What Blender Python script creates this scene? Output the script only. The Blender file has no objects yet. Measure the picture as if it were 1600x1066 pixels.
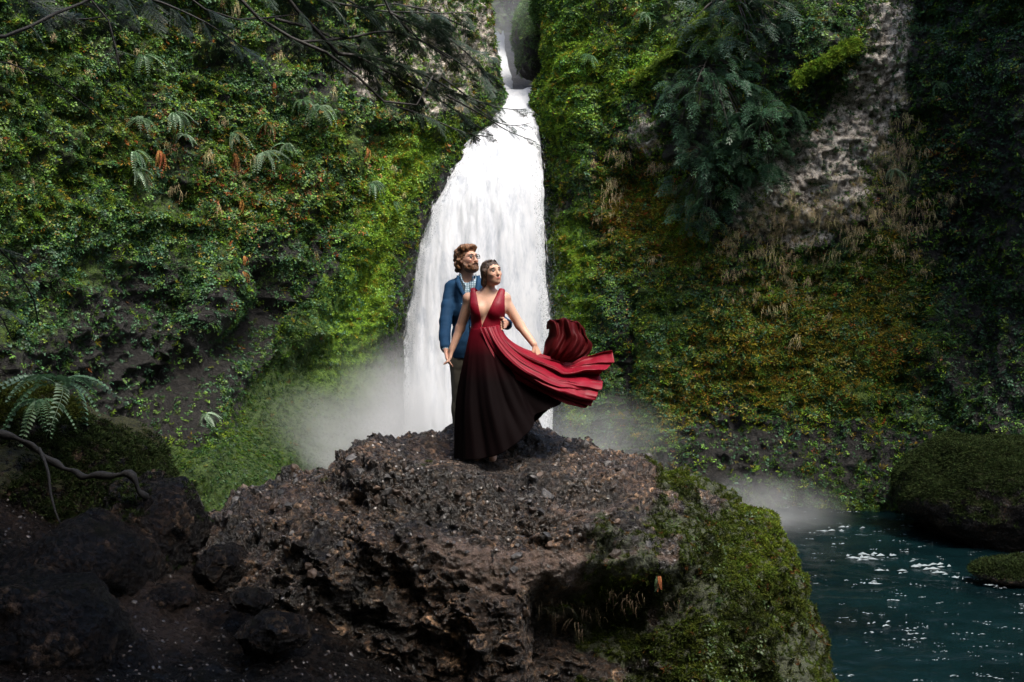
import bpy, math
import numpy as np
from mathutils import Matrix, Vector, Euler

scene = bpy.context.scene
C = scene.collection
rad = math.radians

# ------------------------------------------------------------------ camera, sky, sun, exposure
EYE = 4.0                       # the camera is 4 m above the pool
F = 1600 * 35.0 / 36.0
cam_d = bpy.data.cameras.new('camera'); cam = bpy.data.objects.new('camera', cam_d)
C.objects.link(cam); scene.camera = cam
cam.location = (0, 0, EYE); cam.rotation_euler = (rad(90), 0, 0)
cam_d.lens = 35; cam_d.sensor_width = 36; cam_d.clip_end = 400; cam_d.clip_start = 0.05

w = bpy.data.worlds.new("World"); scene.world = w; w.use_nodes = True
nt = w.node_tree
bg = nt.nodes['Background']; sky = nt.nodes.new('ShaderNodeTexSky')
sky.sky_type = 'NISHITA'; sky.sun_disc = False
SUN_DIR = Vector((0.24, -0.44, 0.86)).normalized()      # towards the sun
sky.sun_elevation = math.asin(SUN_DIR.z); sky.sun_rotation = math.atan2(SUN_DIR.x, SUN_DIR.y)
sky.air_density = 1.0; sky.dust_density = 4.0; sky.ozone_density = 1.0
nt.links.new(sky.outputs[0], bg.inputs[0]); bg.inputs[1].default_value = 0.14
sl = bpy.data.lights.new('sun', 'SUN'); sun = bpy.data.objects.new('sun', sl); C.objects.link(sun)
sl.energy = 2.0; sl.angle = rad(20); sl.color = (1.0, 0.95, 0.88)
sun.rotation_euler = SUN_DIR.to_track_quat('Z', 'Y').to_euler(); sun.location = (6, -8, 24)
scene.view_settings.view_transform = 'Standard'; scene.view_settings.look = 'None'
scene.view_settings.exposure = 1.45; scene.view_settings.gamma = 1.0
scene.view_settings.use_curve_mapping = False
cy = scene.cycles
cy.max_bounces = 5; cy.diffuse_bounces = 2; cy.glossy_bounces = 2; cy.transmission_bounces = 3
cy.transparent_max_bounces = 10; cy.volume_bounces = 1; cy.use_denoising = True
cy.volume_step_rate = 2.0; cy.sample_clamp_indirect = 4

# ------------------------------------------------------------------ helpers
def P(px, py, Y): return np.array(((px - 800) / F * Y, Y, EYE + (533 - py) / F * Y))
def PX(X, Y): return 800 + X / Y * F
def PY(Z, Y): return 533 - (Z - EYE) / Y * F

def _h(ix, iy, iz, s):
    n = (ix.astype(np.uint32) * np.uint32(374761393) + iy.astype(np.uint32) * np.uint32(668265263)
         + iz.astype(np.uint32) * np.uint32(2147483647 - 1274126177) + np.uint32(s * 974711 & 0xffffffff))
    n = (n ^ (n >> np.uint32(13))) * np.uint32(1274126177)
    n = (n ^ (n >> np.uint32(15))) * np.uint32(2246822519)
    return (n ^ (n >> np.uint32(16))).astype(np.float32) / np.float32(4294967295.0)
def noise(p, s=0):
    "value noise in -1..1"
    p = np.asarray(p, dtype=np.float32); i = np.floor(p); f = p - i; i = i.astype(np.int64)
    u = f * f * f * (f * (f * 6 - 15) + 10); r = 0
    for dx in (0, 1):
        wx = u[..., 0] if dx else 1 - u[..., 0]
        for dy in (0, 1):
            wy = u[..., 1] if dy else 1 - u[..., 1]
            for dz in (0, 1):
                wz = u[..., 2] if dz else 1 - u[..., 2]
                r = r + wx * wy * wz * _h(i[..., 0] + dx, i[..., 1] + dy, i[..., 2] + dz, s)
    return r * 2 - 1
ROT = np.array([[.36, .48, -.8], [-.8, .6, 0], [.48, .64, .6]], dtype=np.float32)
def fbm(p, o=4, s=0, g=.5):
    p = np.asarray(p, dtype=np.float32); a = 1; r = 0; t = 0
    for k in range(o):
        r = r + a * noise(p, s + k); t += a; a *= g; p = p @ ROT.T * 2.03 + 3.7
    return r / t
def ridged(p, o=4, s=0, g=.5):
    p = np.asarray(p, dtype=np.float32); a = 1; r = 0; t = 0
    for k in range(o):
        r = r + a * (1 - 2 * np.abs(noise(p, s + k))); t += a; a *= g; p = p @ ROT.T * 2.03 + 1.3
    return r / t
def worley(p, s=0):
    p = np.asarray(p, dtype=np.float32); i = np.floor(p).astype(np.int64); f1 = np.full(p.shape[:-1], 9., np.float32); f2 = f1.copy(); idr = f1.copy()
    for dx in (-1, 0, 1):
        for dy in (-1, 0, 1):
            for dz in (-1, 0, 1):
                cx, cy_, cz = i[..., 0] + dx, i[..., 1] + dy, i[..., 2] + dz
                qx = cx + _h(cx, cy_, cz, s + 11); qy = cy_ + _h(cx, cy_, cz, s + 12); qz = cz + _h(cx, cy_, cz, s + 13)
                d = np.sqrt((qx - p[..., 0]) ** 2 + (qy - p[..., 1]) ** 2 + (qz - p[..., 2]) ** 2)
                near = d < f1
                f2 = np.where(near, f1, np.minimum(f2, d)); idr = np.where(near, _h(cx, cy_, cz, s + 14), idr); f1 = np.where(near, d, f1)
    return f1, f2, idr
def sm(a, b, x):
    t = np.clip((x - a) / (b - a), 0, 1); return t * t * (3 - 2 * t)
def blob(u, v, cx, cy, rx, ry, ang=0.):
    c, s = math.cos(ang), math.sin(ang); du, dv = u - cx, v - cy
    a = (du * c + dv * s) / rx; b = (-du * s + dv * c) / ry
    return np.exp(-(a * a + b * b))

def tag(o, label=None, cat=None, group=None, kind=None):
    if label: o['label'] = label
    if cat: o['category'] = cat
    if group: o['group'] = group
    if kind: o['kind'] = kind
    return o
def link(o, parent=None):
    C.objects.link(o)
    if parent is not None: o.parent = parent
    return o
def empty(name, loc=(0, 0, 0)):
    o = bpy.data.objects.new(name, None); C.objects.link(o); o.location = loc; o.empty_display_size = .2; return o
def mesh_np(name, V, faces, smooth=True, attrs=None, mats=None, fmat=None):
    "faces: int array (n,3) or (n,4), or list of such arrays"
    me = bpy.data.meshes.new(name); V = np.ascontiguousarray(V, dtype=np.float32).reshape(-1, 3)
    fl = faces if isinstance(faces, list) else [faces]
    fl = [np.asarray(f, dtype=np.int32) for f in fl if len(f)]
    loops = np.concatenate([f.ravel() for f in fl]); tot = np.concatenate([np.full(len(f), f.shape[1], np.int32) for f in fl])
    st = np.concatenate([[0], np.cumsum(tot)[:-1]]).astype(np.int32)
    me.vertices.add(len(V)); me.vertices.foreach_set('co', V.ravel())
    me.loops.add(len(loops)); me.loops.foreach_set('vertex_index', loops)
    me.polygons.add(len(tot)); me.polygons.foreach_set('loop_start', st)
    try: me.polygons.foreach_set('loop_total', tot)
    except Exception: pass
    me.polygons.foreach_set('use_smooth', np.full(len(tot), smooth, dtype=bool))
    if mats:
        for m in (mats if isinstance(mats, (list, tuple)) else [mats]): me.materials.append(m)
    if fmat is not None: me.polygons.foreach_set('material_index', np.asarray(fmat, np.int32))
    for k, a in (attrs or {}).items():
        a = np.asarray(a, dtype=np.float32)
        if a.ndim == 1:
            at = me.attributes.new(k, 'FLOAT', 'POINT'); at.data.foreach_set('value', a)
        elif a.shape[1] == 3:
            at = me.attributes.new(k, 'FLOAT_COLOR', 'POINT'); at.data.foreach_set('color', np.concatenate([a, np.ones((len(a), 1), np.float32)], 1).ravel())
    me.update(calc_edges=True); me.validate(); return me
def obj(name, me, parent=None):
    return link(bpy.data.objects.new(name, me), parent)
def grid_faces(nr, nc, wrap=False, flip=False):
    i = np.arange(nr * nc).reshape(nr, nc)
    if wrap: i = np.concatenate([i, i[:, :1]], 1)
    q = np.stack([i[:-1, :-1], i[:-1, 1:], i[1:, 1:], i[1:, :-1]], -1).reshape(-1, 4)
    return q[:, ::-1] if flip else q
def normals(G, flip=False):
    du = np.gradient(G, axis=1); dv = np.gradient(G, axis=0); n = np.cross(du, dv)
    n /= np.linalg.norm(n, axis=-1, keepdims=True) + 1e-9
    return -n if flip else n
class MB:
    "collects simple shapes; build() links them as one mesh object"
    def __init__(s): s.v = []; s.f = []; s.n = 0
    def add(s, V, Fc):
        s.v.append(np.asarray(V, float)); s.f += [tuple(int(i) + s.n for i in f) for f in Fc]; s.n += len(V)
    def tube(s, pts, rs, k=8, cap=True, noisy=0, seed=0):
        pts = np.asarray(pts, float); n = len(pts); rs = np.full(n, rs, float) if np.isscalar(rs) else np.asarray(rs, float)
        T = np.gradient(pts, axis=0); T /= np.linalg.norm(T, axis=1, keepdims=True) + 1e-9
        a = np.array((0, 0, 1.)) if abs(T[0][2]) < .9 else np.array((1., 0, 0)); V = []
        for i in range(n):
            a = a - T[i] * (a @ T[i]); a /= np.linalg.norm(a) + 1e-9; b = np.cross(T[i], a)
            for j in range(k):
                t = 2 * math.pi * j / k; V.append(pts[i] + rs[i] * (a * math.cos(t) + b * math.sin(t)))
        V = np.array(V)
        if noisy: V = V + noisy * np.stack([noise(V * 9 + 5 * q, seed + q) for q in range(3)], -1)
        Fc = [(i * k + j, i * k + (j + 1) % k, (i + 1) * k + (j + 1) % k, (i + 1) * k + j) for i in range(n - 1) for j in range(k)]
        if cap: Fc += [tuple(range(k))[::-1], tuple((n - 1) * k + j for j in range(k))]
        s.add(V, Fc)
    def mesh(s, name, mat, smooth=True):
        me = bpy.data.meshes.new(name); me.from_pydata([tuple(x) for x in np.concatenate(s.v)], [], s.f); me.update()
        for p in me.polygons: p.use_smooth = smooth
        me.materials.append(mat); return me
    def build(s, name, mat, parent=None, smooth=True): return obj(name, s.mesh(name, mat, smooth), parent)
def spline(pts, n):
    "Catmull-Rom through pts, n samples"
    pts = np.asarray(pts, float); m = len(pts)
    if m == 2: return pts[0] + (pts[1] - pts[0]) * np.linspace(0, 1, n)[:, None]
    Q = np.concatenate([[2 * pts[0] - pts[1]], pts, [2 * pts[-1] - pts[-2]]])
    d = np.concatenate([[0], np.cumsum(np.linalg.norm(np.diff(pts, axis=0), axis=1))]); d /= d[-1]
    out = []
    for t in np.linspace(0, 1, n):
        i = min(max(int(np.searchsorted(d, t, side='right')) - 1, 0), m - 2); x = (t - d[i]) / (d[i + 1] - d[i] + 1e-9)
        a, b, c, e = Q[i], Q[i + 1], Q[i + 2], Q[i + 3]
        out.append(.5 * (2 * b + (c - a) * x + (2 * a - 5 * b + 4 * c - e) * x * x + (3 * b - a - 3 * c + e) * x ** 3))
    return np.array(out)

# ------------------------------------------------------------------ materials
def mat(name):
    m = bpy.data.materials.new(name); m.use_nodes = True; n = m.node_tree.nodes; l = m.node_tree.links
    return m, n, l, n['Principled BSDF']
def N(n, t, **k):
    x = n.new(t)
    for a, b in k.items():
        if a.startswith('i_'):
            key = a[2:]; x.inputs[int(key) if key.isdigit() else key.replace('_', ' ')].default_value = b
        else: setattr(x, a, b)
    return x
def ramp(n, stops, interp='LINEAR'):
    r = n.new('ShaderNodeValToRGB'); e = r.color_ramp.elements; r.color_ramp.interpolation = interp
    while len(e) < len(stops): e.new(.5)
    for k, (p, c) in enumerate(stops): e[k].position = p; e[k].color = (*c, 1) if len(c) == 3 else c
    return r
def mixc(n, l, fac, a, b, mode='MIX'):
    m = n.new('ShaderNodeMix'); m.data_type = 'RGBA'; m.blend_type = mode
    for s, x in ((0, fac), (6, a), (7, b)):
        if hasattr(x, 'is_output') or hasattr(x, 'links'): l.new(x, m.inputs[s])
        elif s == 0: m.inputs[0].default_value = x
        else: m.inputs[s].default_value = (*x, 1)
    return m.outputs[2]
def mth(n, l, op, a, b=0.5, clamp=False):
    m = n.new('ShaderNodeMath'); m.operation = op; m.use_clamp = clamp
    for s, x in ((0, a), (1, b)):
        if hasattr(x, 'links'): l.new(x, m.inputs[s])
        else: m.inputs[s].default_value = x
    return m.outputs[0]
def nz(n, l, scale, detail=5, rough=.6, vec=None, dist=0.):
    t = N(n, 'ShaderNodeTexNoise', i_Scale=scale, i_Detail=detail, i_Roughness=rough, i_Distortion=dist)
    if vec is None: vec = n.new('ShaderNodeNewGeometry').outputs['Position']
    l.new(vec, t.inputs['Vector']); return t
def bump(n, l, h, strength, dist, b, prev=None):
    x = N(n, 'ShaderNodeBump', i_Strength=strength, i_Distance=dist); l.new(h, x.inputs['Height'])
    if prev is not None: l.new(prev, x.inputs['Normal'])
    if b is not None: l.new(x.outputs[0], b.inputs['Normal'])
    return x.outputs[0]
def simple(name, col, rough=.6, var=.25, scale=20, bmp=.2, spec=.5, metal=0, sheen=0):
    m, n, l, b = mat(name); t = nz(n, l, scale, 5, vec=n.new('ShaderNodeTexCoord').outputs['Object'])
    r = ramp(n, [(.3, tuple(c * (1 - var) for c in col)), (.7, tuple(c * (1 + var) for c in col))]); l.new(t.outputs[0], r.inputs[0])
    l.new(r.outputs[0], b.inputs['Base Color']); b.inputs['Roughness'].default_value = rough; b.inputs['Metallic'].default_value = metal
    b.inputs['Specular IOR Level'].default_value = spec; b.inputs['Sheen Weight'].default_value = sheen
    if bmp: bump(n, l, t.outputs[0], bmp, .01, b)
    return m

def m_cliff():
    m, n, l, b = mat('wet_cliff_rock')
    A = lambda k: N(n, 'ShaderNodeAttribute', attribute_name=k).outputs['Fac']
    t1 = nz(n, l, 1.3, 8, .65); t2 = nz(n, l, 9, 8, .7); t3 = nz(n, l, 38, 4, .7)
    r1 = ramp(n, [(.3, (.004, .004, .0035)), (.5, (.009, .0085, .0075)), (.66, (.022, .020, .017)), (.78, (.09, .08, .068))]); l.new(t2.outputs[0], r1.inputs[0])
    r2 = ramp(n, [(.36, (.04, .034, .026)), (.44, (.22, .19, .15)), (.53, (.50, .45, .38)), (.70, (.70, .65, .57))]); l.new(t2.outputs[0], r2.inputs[0])
    cr_ = ramp(n, [(.38, (.35, .35, .35)), (.5, (1, 1, 1)), (.62, (1.25, 1.22, 1.18))]); l.new(t3.outputs[0], cr_.inputs[0]); r2o = mixc(n, l, 1.0, r2.outputs[0], cr_.outputs[0], 'MULTIPLY')
    pf = mth(n, l, 'ADD', A('pale'), mth(n, l, 'MULTIPLY', mth(n, l, 'SUBTRACT', t1.outputs[0], .5), 1.6))
    pf = mth(n, l, 'MULTIPLY', mth(n, l, 'SUBTRACT', pf, .35), 4, True)
    c = mixc(n, l, pf, r1.outputs[0], r2o)
    rm = ramp(n, [(.28, (.010, .018, .004)), (.5, (.045, .075, .013)), (.72, (.13, .175, .028))]); l.new(t3.outputs[0], rm.inputs[0])
    col = N(n, 'ShaderNodeAttribute', attribute_name='mtint').outputs['Color']
    mc = mixc(n, l, 1.0, rm.outputs[0], col, 'MULTIPLY')
    mf = mth(n, l, 'ADD', A('moss'), mth(n, l, 'MULTIPLY', mth(n, l, 'SUBTRACT', t2.outputs[0], .5), 1.9))
    mf = mth(n, l, 'MULTIPLY', mth(n, l, 'SUBTRACT', mf, .38), 5, True)
    c = mixc(n, l, mf, c, mc); l.new(c, b.inputs['Base Color'])
    rr = mth(n, l, 'ADD', mth(n, l, 'MULTIPLY', mf, .45), .42); l.new(rr, b.inputs['Roughness'])
    hb = mth(n, l, 'ADD', t2.outputs[0], mth(n, l, 'MULTIPLY', t3.outputs[0], .5))
    bump(n, l, hb, .9, .10, b); b.inputs['Specular IOR Level'].default_value = .35
    return m
def m_leaf(name, rough=.45, trans=.25, spec=.5):
    "tint comes from the scattered points, or from the object's own colour attribute"
    m, n, l, b = mat(name)
    a = N(n, 'ShaderNodeAttribute', attribute_name='tint', attribute_type='INSTANCER')
    g = n.new('ShaderNodeNewGeometry'); oi = n.new('ShaderNodeObjectInfo')
    hv = N(n, 'ShaderNodeHueSaturation'); l.new(a.outputs['Color'], hv.inputs['Color'])
    v = mth(n, l, 'ADD', mth(n, l, 'MULTIPLY', g.outputs['Random Per Island'], .9), .55); l.new(v, hv.inputs['Value'])
    h = mth(n, l, 'ADD', mth(n, l, 'MULTIPLY', oi.outputs['Random'], .05), .475); l.new(h, hv.inputs['Hue'])
    l.new(hv.outputs[0], b.inputs['Base Color']); b.inputs['Roughness'].default_value = rough
    b.inputs['Specular IOR Level'].default_value = spec
    tr = n.new('ShaderNodeBsdfTranslucent'); l.new(hv.outputs[0], tr.inputs[0]); mx = n.new('ShaderNodeMixShader'); mx.inputs[0].default_value = trans
    l.new(b.outputs[0], mx.inputs[1]); l.new(tr.outputs[0], mx.inputs[2]); l.new(mx.outputs[0], n['Material Output'].inputs[0])
    return m
def m_leafc(name, col, rough=.45, trans=.2, var=.5, spec=.5, hue=.04):
    m, n, l, b = mat(name); g = n.new('ShaderNodeNewGeometry'); oi = n.new('ShaderNodeObjectInfo')
    hv = N(n, 'ShaderNodeHueSaturation'); hv.inputs['Color'].default_value = (*col, 1)
    v = mth(n, l, 'ADD', mth(n, l, 'MULTIPLY', g.outputs['Random Per Island'], var), 1 - var / 2); l.new(v, hv.inputs['Value'])
    h = mth(n, l, 'ADD', mth(n, l, 'MULTIPLY', oi.outputs['Random'], hue), .5 - hue / 2); l.new(h, hv.inputs['Hue'])
    l.new(hv.outputs[0], b.inputs['Base Color']); b.inputs['Roughness'].default_value = rough; b.inputs['Specular IOR Level'].default_value = spec
    tr = n.new('ShaderNodeBsdfTranslucent'); l.new(hv.outputs[0], tr.inputs[0]); mx = n.new('ShaderNodeMixShader'); mx.inputs[0].default_value = trans
    l.new(b.outputs[0], mx.inputs[1]); l.new(tr.outputs[0], mx.inputs[2]); l.new(mx.outputs[0], n['Material Output'].inputs[0])
    return m
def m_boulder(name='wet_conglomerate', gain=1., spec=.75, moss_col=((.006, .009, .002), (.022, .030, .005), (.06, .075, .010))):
    m, n, l, b = mat(name)
    A = lambda k: N(n, 'ShaderNodeAttribute', attribute_name=k)
    t1 = nz(n, l, 2.2, 6, .6); t2 = nz(n, l, 22, 8, .7); t3 = nz(n, l, 90, 3, .6)
    vo = N(n, 'ShaderNodeTexVoronoi', i_Scale=26.0); l.new(n.new('ShaderNodeNewGeometry').outputs['Position'], vo.inputs['Vector'])
    cr = ramp(n, [(0, (.006, .0055, .005)), (.3, (.016, .0115, .009)), (.5, (.050, .036, .026)), (.66, (.021, .019, .017)), (.80, (.15, .112, .082)), (1, (.36, .29, .23))])
    vs = n.new('ShaderNodeSeparateColor'); l.new(vo.outputs['Color'], vs.inputs[0])
    k = mth(n, l, 'ADD', mth(n, l, 'MULTIPLY', A('cell').outputs['Fac'], .55), mth(n, l, 'MULTIPLY', vs.outputs[0], .45)); l.new(k, cr.inputs[0])
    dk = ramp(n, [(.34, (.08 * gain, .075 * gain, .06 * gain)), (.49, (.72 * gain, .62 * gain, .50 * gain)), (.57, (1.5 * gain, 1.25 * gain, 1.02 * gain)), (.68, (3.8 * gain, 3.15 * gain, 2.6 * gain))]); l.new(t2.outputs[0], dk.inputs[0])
    c = mixc(n, l, 1.0, cr.outputs[0], dk.outputs[0], 'MULTIPLY')
    t4 = nz(n, l, 1.6, 5, .65, None, .6); al = ramp(n, [(.40, (.22, .24, .20)), (.52, (.85, .83, .8)), (.62, (1.35, 1.25, 1.15))]); l.new(t4.outputs[0], al.inputs[0]); c = mixc(n, l, 1.0, c, al.outputs[0], 'MULTIPLY')      # black algae film on parts of the rock
    # bare brown earth packed on the ledges
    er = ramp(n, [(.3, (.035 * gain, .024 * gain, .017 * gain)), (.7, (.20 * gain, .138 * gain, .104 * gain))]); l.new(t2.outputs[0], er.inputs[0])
    ef = mth(n, l, 'MULTIPLY', mth(n, l, 'SUBTRACT', mth(n, l, 'ADD', A('earth').outputs['Fac'], mth(n, l, 'MULTIPLY', mth(n, l, 'SUBTRACT', t1.outputs[0], .5), 1.0)), .35), 5, True)
    c = mixc(n, l, ef, c, er.outputs[0])
    mr = ramp(n, [(.3, moss_col[0]), (.5, moss_col[1]), (.72, moss_col[2])]); l.new(t3.outputs[0], mr.inputs[0])
    mf = mth(n, l, 'MULTIPLY', mth(n, l, 'SUBTRACT', mth(n, l, 'ADD', A('moss').outputs['Fac'], mth(n, l, 'MULTIPLY', mth(n, l, 'SUBTRACT', t2.outputs[0], .5), 1.5)), .4), 6, True)
    c = mixc(n, l, mf, c, mr.outputs[0]); l.new(c, b.inputs['Base Color'])
    rg = ramp(n, [(.35, (.12, .12, .12)), (.6, (.36, .36, .36))]); l.new(t2.outputs[0], rg.inputs[0])
    rr = mth(n, l, 'ADD', rg.outputs[0], mth(n, l, 'MULTIPLY', mf, .4), True); l.new(rr, b.inputs['Roughness'])
    hb = mth(n, l, 'ADD', mth(n, l, 'ADD', t2.outputs[0], mth(n, l, 'MULTIPLY', t3.outputs[0], .35)), mth(n, l, 'MULTIPLY', vo.outputs['Distance'], -.5))
    bump(n, l, hb, 1.0, .05, b); b.inputs['Specular IOR Level'].default_value = spec
    return m
def m_water():
    m, n, l, b = mat('pool_water'); g = n.new('ShaderNodeNewGeometry').outputs['Position']
    mp = N(n, 'ShaderNodeMapping'); mp.inputs['Scale'].default_value = (.9, 2.2, 1); mp.inputs['Rotation'].default_value = (0, 0, .25); l.new(g, mp.inputs[0])
    t = nz(n, l, 2.0, 9, .68, mp.outputs[0], 1.2); t2 = nz(n, l, .35, 3, .5); t3 = nz(n, l, 7, 6, .7, mp.outputs[0])
    a = N(n, 'ShaderNodeAttribute', attribute_name='foam').outputs['Fac']
    f = mth(n, l, 'ADD', mth(n, l, 'ADD', t.outputs[0], mth(n, l, 'MULTIPLY', mth(n, l, 'SUBTRACT', t2.outputs[0], .5), .35)), mth(n, l, 'MULTIPLY', a, .45))
    f = mth(n, l, 'MULTIPLY', mth(n, l, 'SUBTRACT', f, .705), 14, True)
    f = mth(n, l, 'MULTIPLY', f, mth(n, l, 'MULTIPLY', mth(n, l, 'SUBTRACT', t3.outputs[0], .42), 6, True))
    r = ramp(n, [(.35, (.0006, .003, .0038)), (.65, (.0018, .0098, .0112))]); l.new(t2.outputs[0], r.inputs[0])
    c = mixc(n, l, f, r.outputs[0], (.36, .43, .45)); l.new(c, b.inputs['Base Color'])
    l.new(mth(n, l, 'ADD', mth(n, l, 'MULTIPLY', f, .6), .2), b.inputs['Roughness'])
    hb = mth(n, l, 'ADD', t.outputs[0], mth(n, l, 'MULTIPLY', t3.outputs[0], .3)); bump(n, l, hb, .4, .10, b)
    b.inputs['IOR'].default_value = 1.33
    return m
def m_fall(name, lo=(.47, .50, .54), alpha=True, cut=0.0):
    m, n, l, b = mat(name); g = n.new('ShaderNodeNewGeometry').outputs['Position']
    mp = N(n, 'ShaderNodeMapping'); mp.inputs['Scale'].default_value = (1, 1, .27); l.new(g, mp.inputs[0])
    t = nz(n, l, 3.0, 9, .66, mp.outputs[0], .6); t2 = nz(n, l, 16, 6, .7, mp.outputs[0], .3)
    s = mth(n, l, 'ADD', mth(n, l, 'MULTIPLY', t.outputs[0], .65), mth(n, l, 'MULTIPLY', t2.outputs[0], .35))
    r = ramp(n, [(.38, lo), (.5, (.62, .64, .66)), (.66, (.70, .71, .72))]); l.new(s, r.inputs[0])
    l.new(r.outputs[0], b.inputs['Base Color']); b.inputs['Roughness'].default_value = .75; b.inputs['Specular IOR Level'].default_value = .2
    bump(n, l, s, .35, .08, b)
    tr = n.new('ShaderNodeBsdfTranslucent'); l.new(r.outputs[0], tr.inputs[0]); mx = n.new('ShaderNodeMixShader'); mx.inputs[0].default_value = .3
    l.new(b.outputs[0], mx.inputs[1]); l.new(tr.outputs[0], mx.inputs[2]); out = mx.outputs[0]
    if alpha:
        e = N(n, 'ShaderNodeAttribute', attribute_name='edge').outputs['Fac']
        q = mth(n, l, 'ADD', mth(n, l, 'MULTIPLY', e, 1.35), mth(n, l, 'MULTIPLY', mth(n, l, 'SUBTRACT', s, .5), 4.2))
        q = mth(n, l, 'MULTIPLY', mth(n, l, 'SUBTRACT', q, .35 + cut), 2.6, True)
        tp = n.new('ShaderNodeBsdfTransparent'); m2 = n.new('ShaderNodeMixShader'); l.new(q, m2.inputs[0]); l.new(tp.outputs[0], m2.inputs[1]); l.new(out, m2.inputs[2]); out = m2.outputs[0]
    l.new(out, n['Material Output'].inputs[0]); return m
def m_mist(name, dens, scale=1.4, power=1.5, thr=.5):
    m = bpy.data.materials.new(name); m.use_nodes = True; n = m.node_tree.nodes; l = m.node_tree.links
    n.remove(n['Principled BSDF']); v = n.new('ShaderNodeVolumePrincipled'); tc = n.new('ShaderNodeTexCoord')
    ln = N(n, 'ShaderNodeVectorMath', operation='LENGTH'); l.new(tc.outputs['Object'], ln.inputs[0])
    f = mth(n, l, 'SUBTRACT', 1.0, ln.outputs['Value'], True); f = mth(n, l, 'POWER', f, power)
    t = nz(n, l, scale, 3, .55, tc.outputs['Object'], .4)
    q = mth(n, l, 'MULTIPLY', mth(n, l, 'SUBTRACT', t.outputs[0], thr - .22), 2.6, True)
    d = mth(n, l, 'MULTIPLY', mth(n, l, 'MULTIPLY', f, q), dens); l.new(d, v.inputs['Density'])
    v.inputs['Color'].default_value = (.93, .95, .97, 1); v.inputs['Anisotropy'].default_value = .2
    l.new(v.outputs[0], n['Material Output'].inputs['Volume']); return m

# ------------------------------------------------------------------ scattering (natural ground cover nobody could count)
proto = bpy.data.collections.new('leaf_kinds')
def scatter(name, pts, nrm, size, tint, protos, seed=0, hang=False, up=.35, label=None, cat=None):
    rng = np.random.default_rng(seed); n = len(pts)
    z = nrm + rng.normal(0, .35, (n, 3)) + np.array((0, 0, up))
    if hang: z = nrm * (1, 1, 0) + rng.normal(0, .12, (n, 3)); z[:, 2] = 0
    z /= np.linalg.norm(z, axis=1, keepdims=True) + 1e-9
    if hang:
        x = z; Z = np.tile((0., 0., 1.), (n, 1)); y = np.cross(Z, x); M = np.stack([x, y, Z], -1)
    else:
        r = rng.normal(size=(n, 3)); x = np.cross(r, z); x /= np.linalg.norm(x, axis=1, keepdims=True) + 1e-9; y = np.cross(z, x); M = np.stack([x, y, z], -1)
    ey = -np.arcsin(np.clip(M[:, 2, 0], -1, 1)); ex = np.arctan2(M[:, 2, 1], M[:, 2, 2]); ez = np.arctan2(M[:, 1, 0], M[:, 0, 0])
    me = bpy.data.meshes.new(name); me.vertices.add(n); me.vertices.foreach_set('co', np.asarray(pts, np.float32).ravel())
    a = me.attributes.new('rot', 'FLOAT_VECTOR', 'POINT'); a.data.foreach_set('vector', np.stack([ex, ey, ez], -1).astype(np.float32).ravel())
    a = me.attributes.new('scl', 'FLOAT', 'POINT'); a.data.foreach_set('value', np.asarray(size, np.float32))
    a = me.attributes.new('idx', 'INT', 'POINT'); a.data.foreach_set('value', rng.integers(0, len(protos), n).astype(np.int32))
    a = me.attributes.new('tint', 'FLOAT_COLOR', 'POINT'); a.data.foreach_set('color', np.concatenate([tint, np.ones((n, 1))], 1).astype(np.float32).ravel())
    o = obj(name, me); col = bpy.data.collections.new(name + '_kinds')
    for q, pm in enumerate(protos):
        po = bpy.data.objects.new('%s_kind_%02d' % (name, q), pm); col.objects.link(po)
    ng = bpy.data.node_groups.new(name, 'GeometryNodeTree')
    ng.interface.new_socket('Geometry', in_out='INPUT', socket_type='NodeSocketGeometry'); ng.interface.new_socket('Geometry', in_out='OUTPUT', socket_type='NodeSocketGeometry')
    nn = ng.nodes; ll = ng.links; gi = nn.new('NodeGroupInput'); go = nn.new('NodeGroupOutput'); ip = nn.new('GeometryNodeInstanceOnPoints'); ci = nn.new('GeometryNodeCollectionInfo')
    ci.inputs['Collection'].default_value = col; ci.inputs['Separate Children'].default_value = True; ci.inputs['Reset Children'].default_value = True
    ip.inputs['Pick Instance'].default_value = True
    def na(k, t):
        x = nn.new('GeometryNodeInputNamedAttribute'); x.data_type = t; x.inputs['Name'].default_value = k; return x.outputs['Attribute']
    ll.new(gi.outputs[0], ip.inputs['Points']); ll.new(ci.outputs[0], ip.inputs['Instance'])
    ll.new(na('idx', 'INT'), ip.inputs['Instance Index']); ll.new(na('rot', 'FLOAT_VECTOR'), ip.inputs['Rotation']); ll.new(na('scl', 'FLOAT'), ip.inputs['Scale'])
    ll.new(ip.outputs[0], go.inputs[0]); md = o.modifiers.new('scatter', 'NODES'); md.node_group = ng
    tag(o, label, cat, None, 'stuff'); return o
def pick(G, NG, wgt, n, rng):
    "n random points on grid G with cell weights; returns points, normals, row, col"
    d1 = G[1:, :-1] - G[:-1, :-1]; d2 = G[:-1, 1:] - G[:-1, :-1]; area = np.linalg.norm(np.cross(d1, d2), axis=-1)
    w_ = (area * wgt[:-1, :-1]).ravel(); c = np.cumsum(w_); k = np.searchsorted(c, rng.random(n) * c[-1]); k = np.clip(k, 0, len(w_) - 1)
    i, j = np.divmod(k, G.shape[1] - 1); a, b = rng.random(n)[:, None], rng.random(n)[:, None]
    p = G[i, j] * (1 - a) * (1 - b) + G[i + 1, j] * a * (1 - b) + G[i, j + 1] * (1 - a) * b + G[i + 1, j + 1] * a * b
    return p, NG[i, j], i, j

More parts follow.
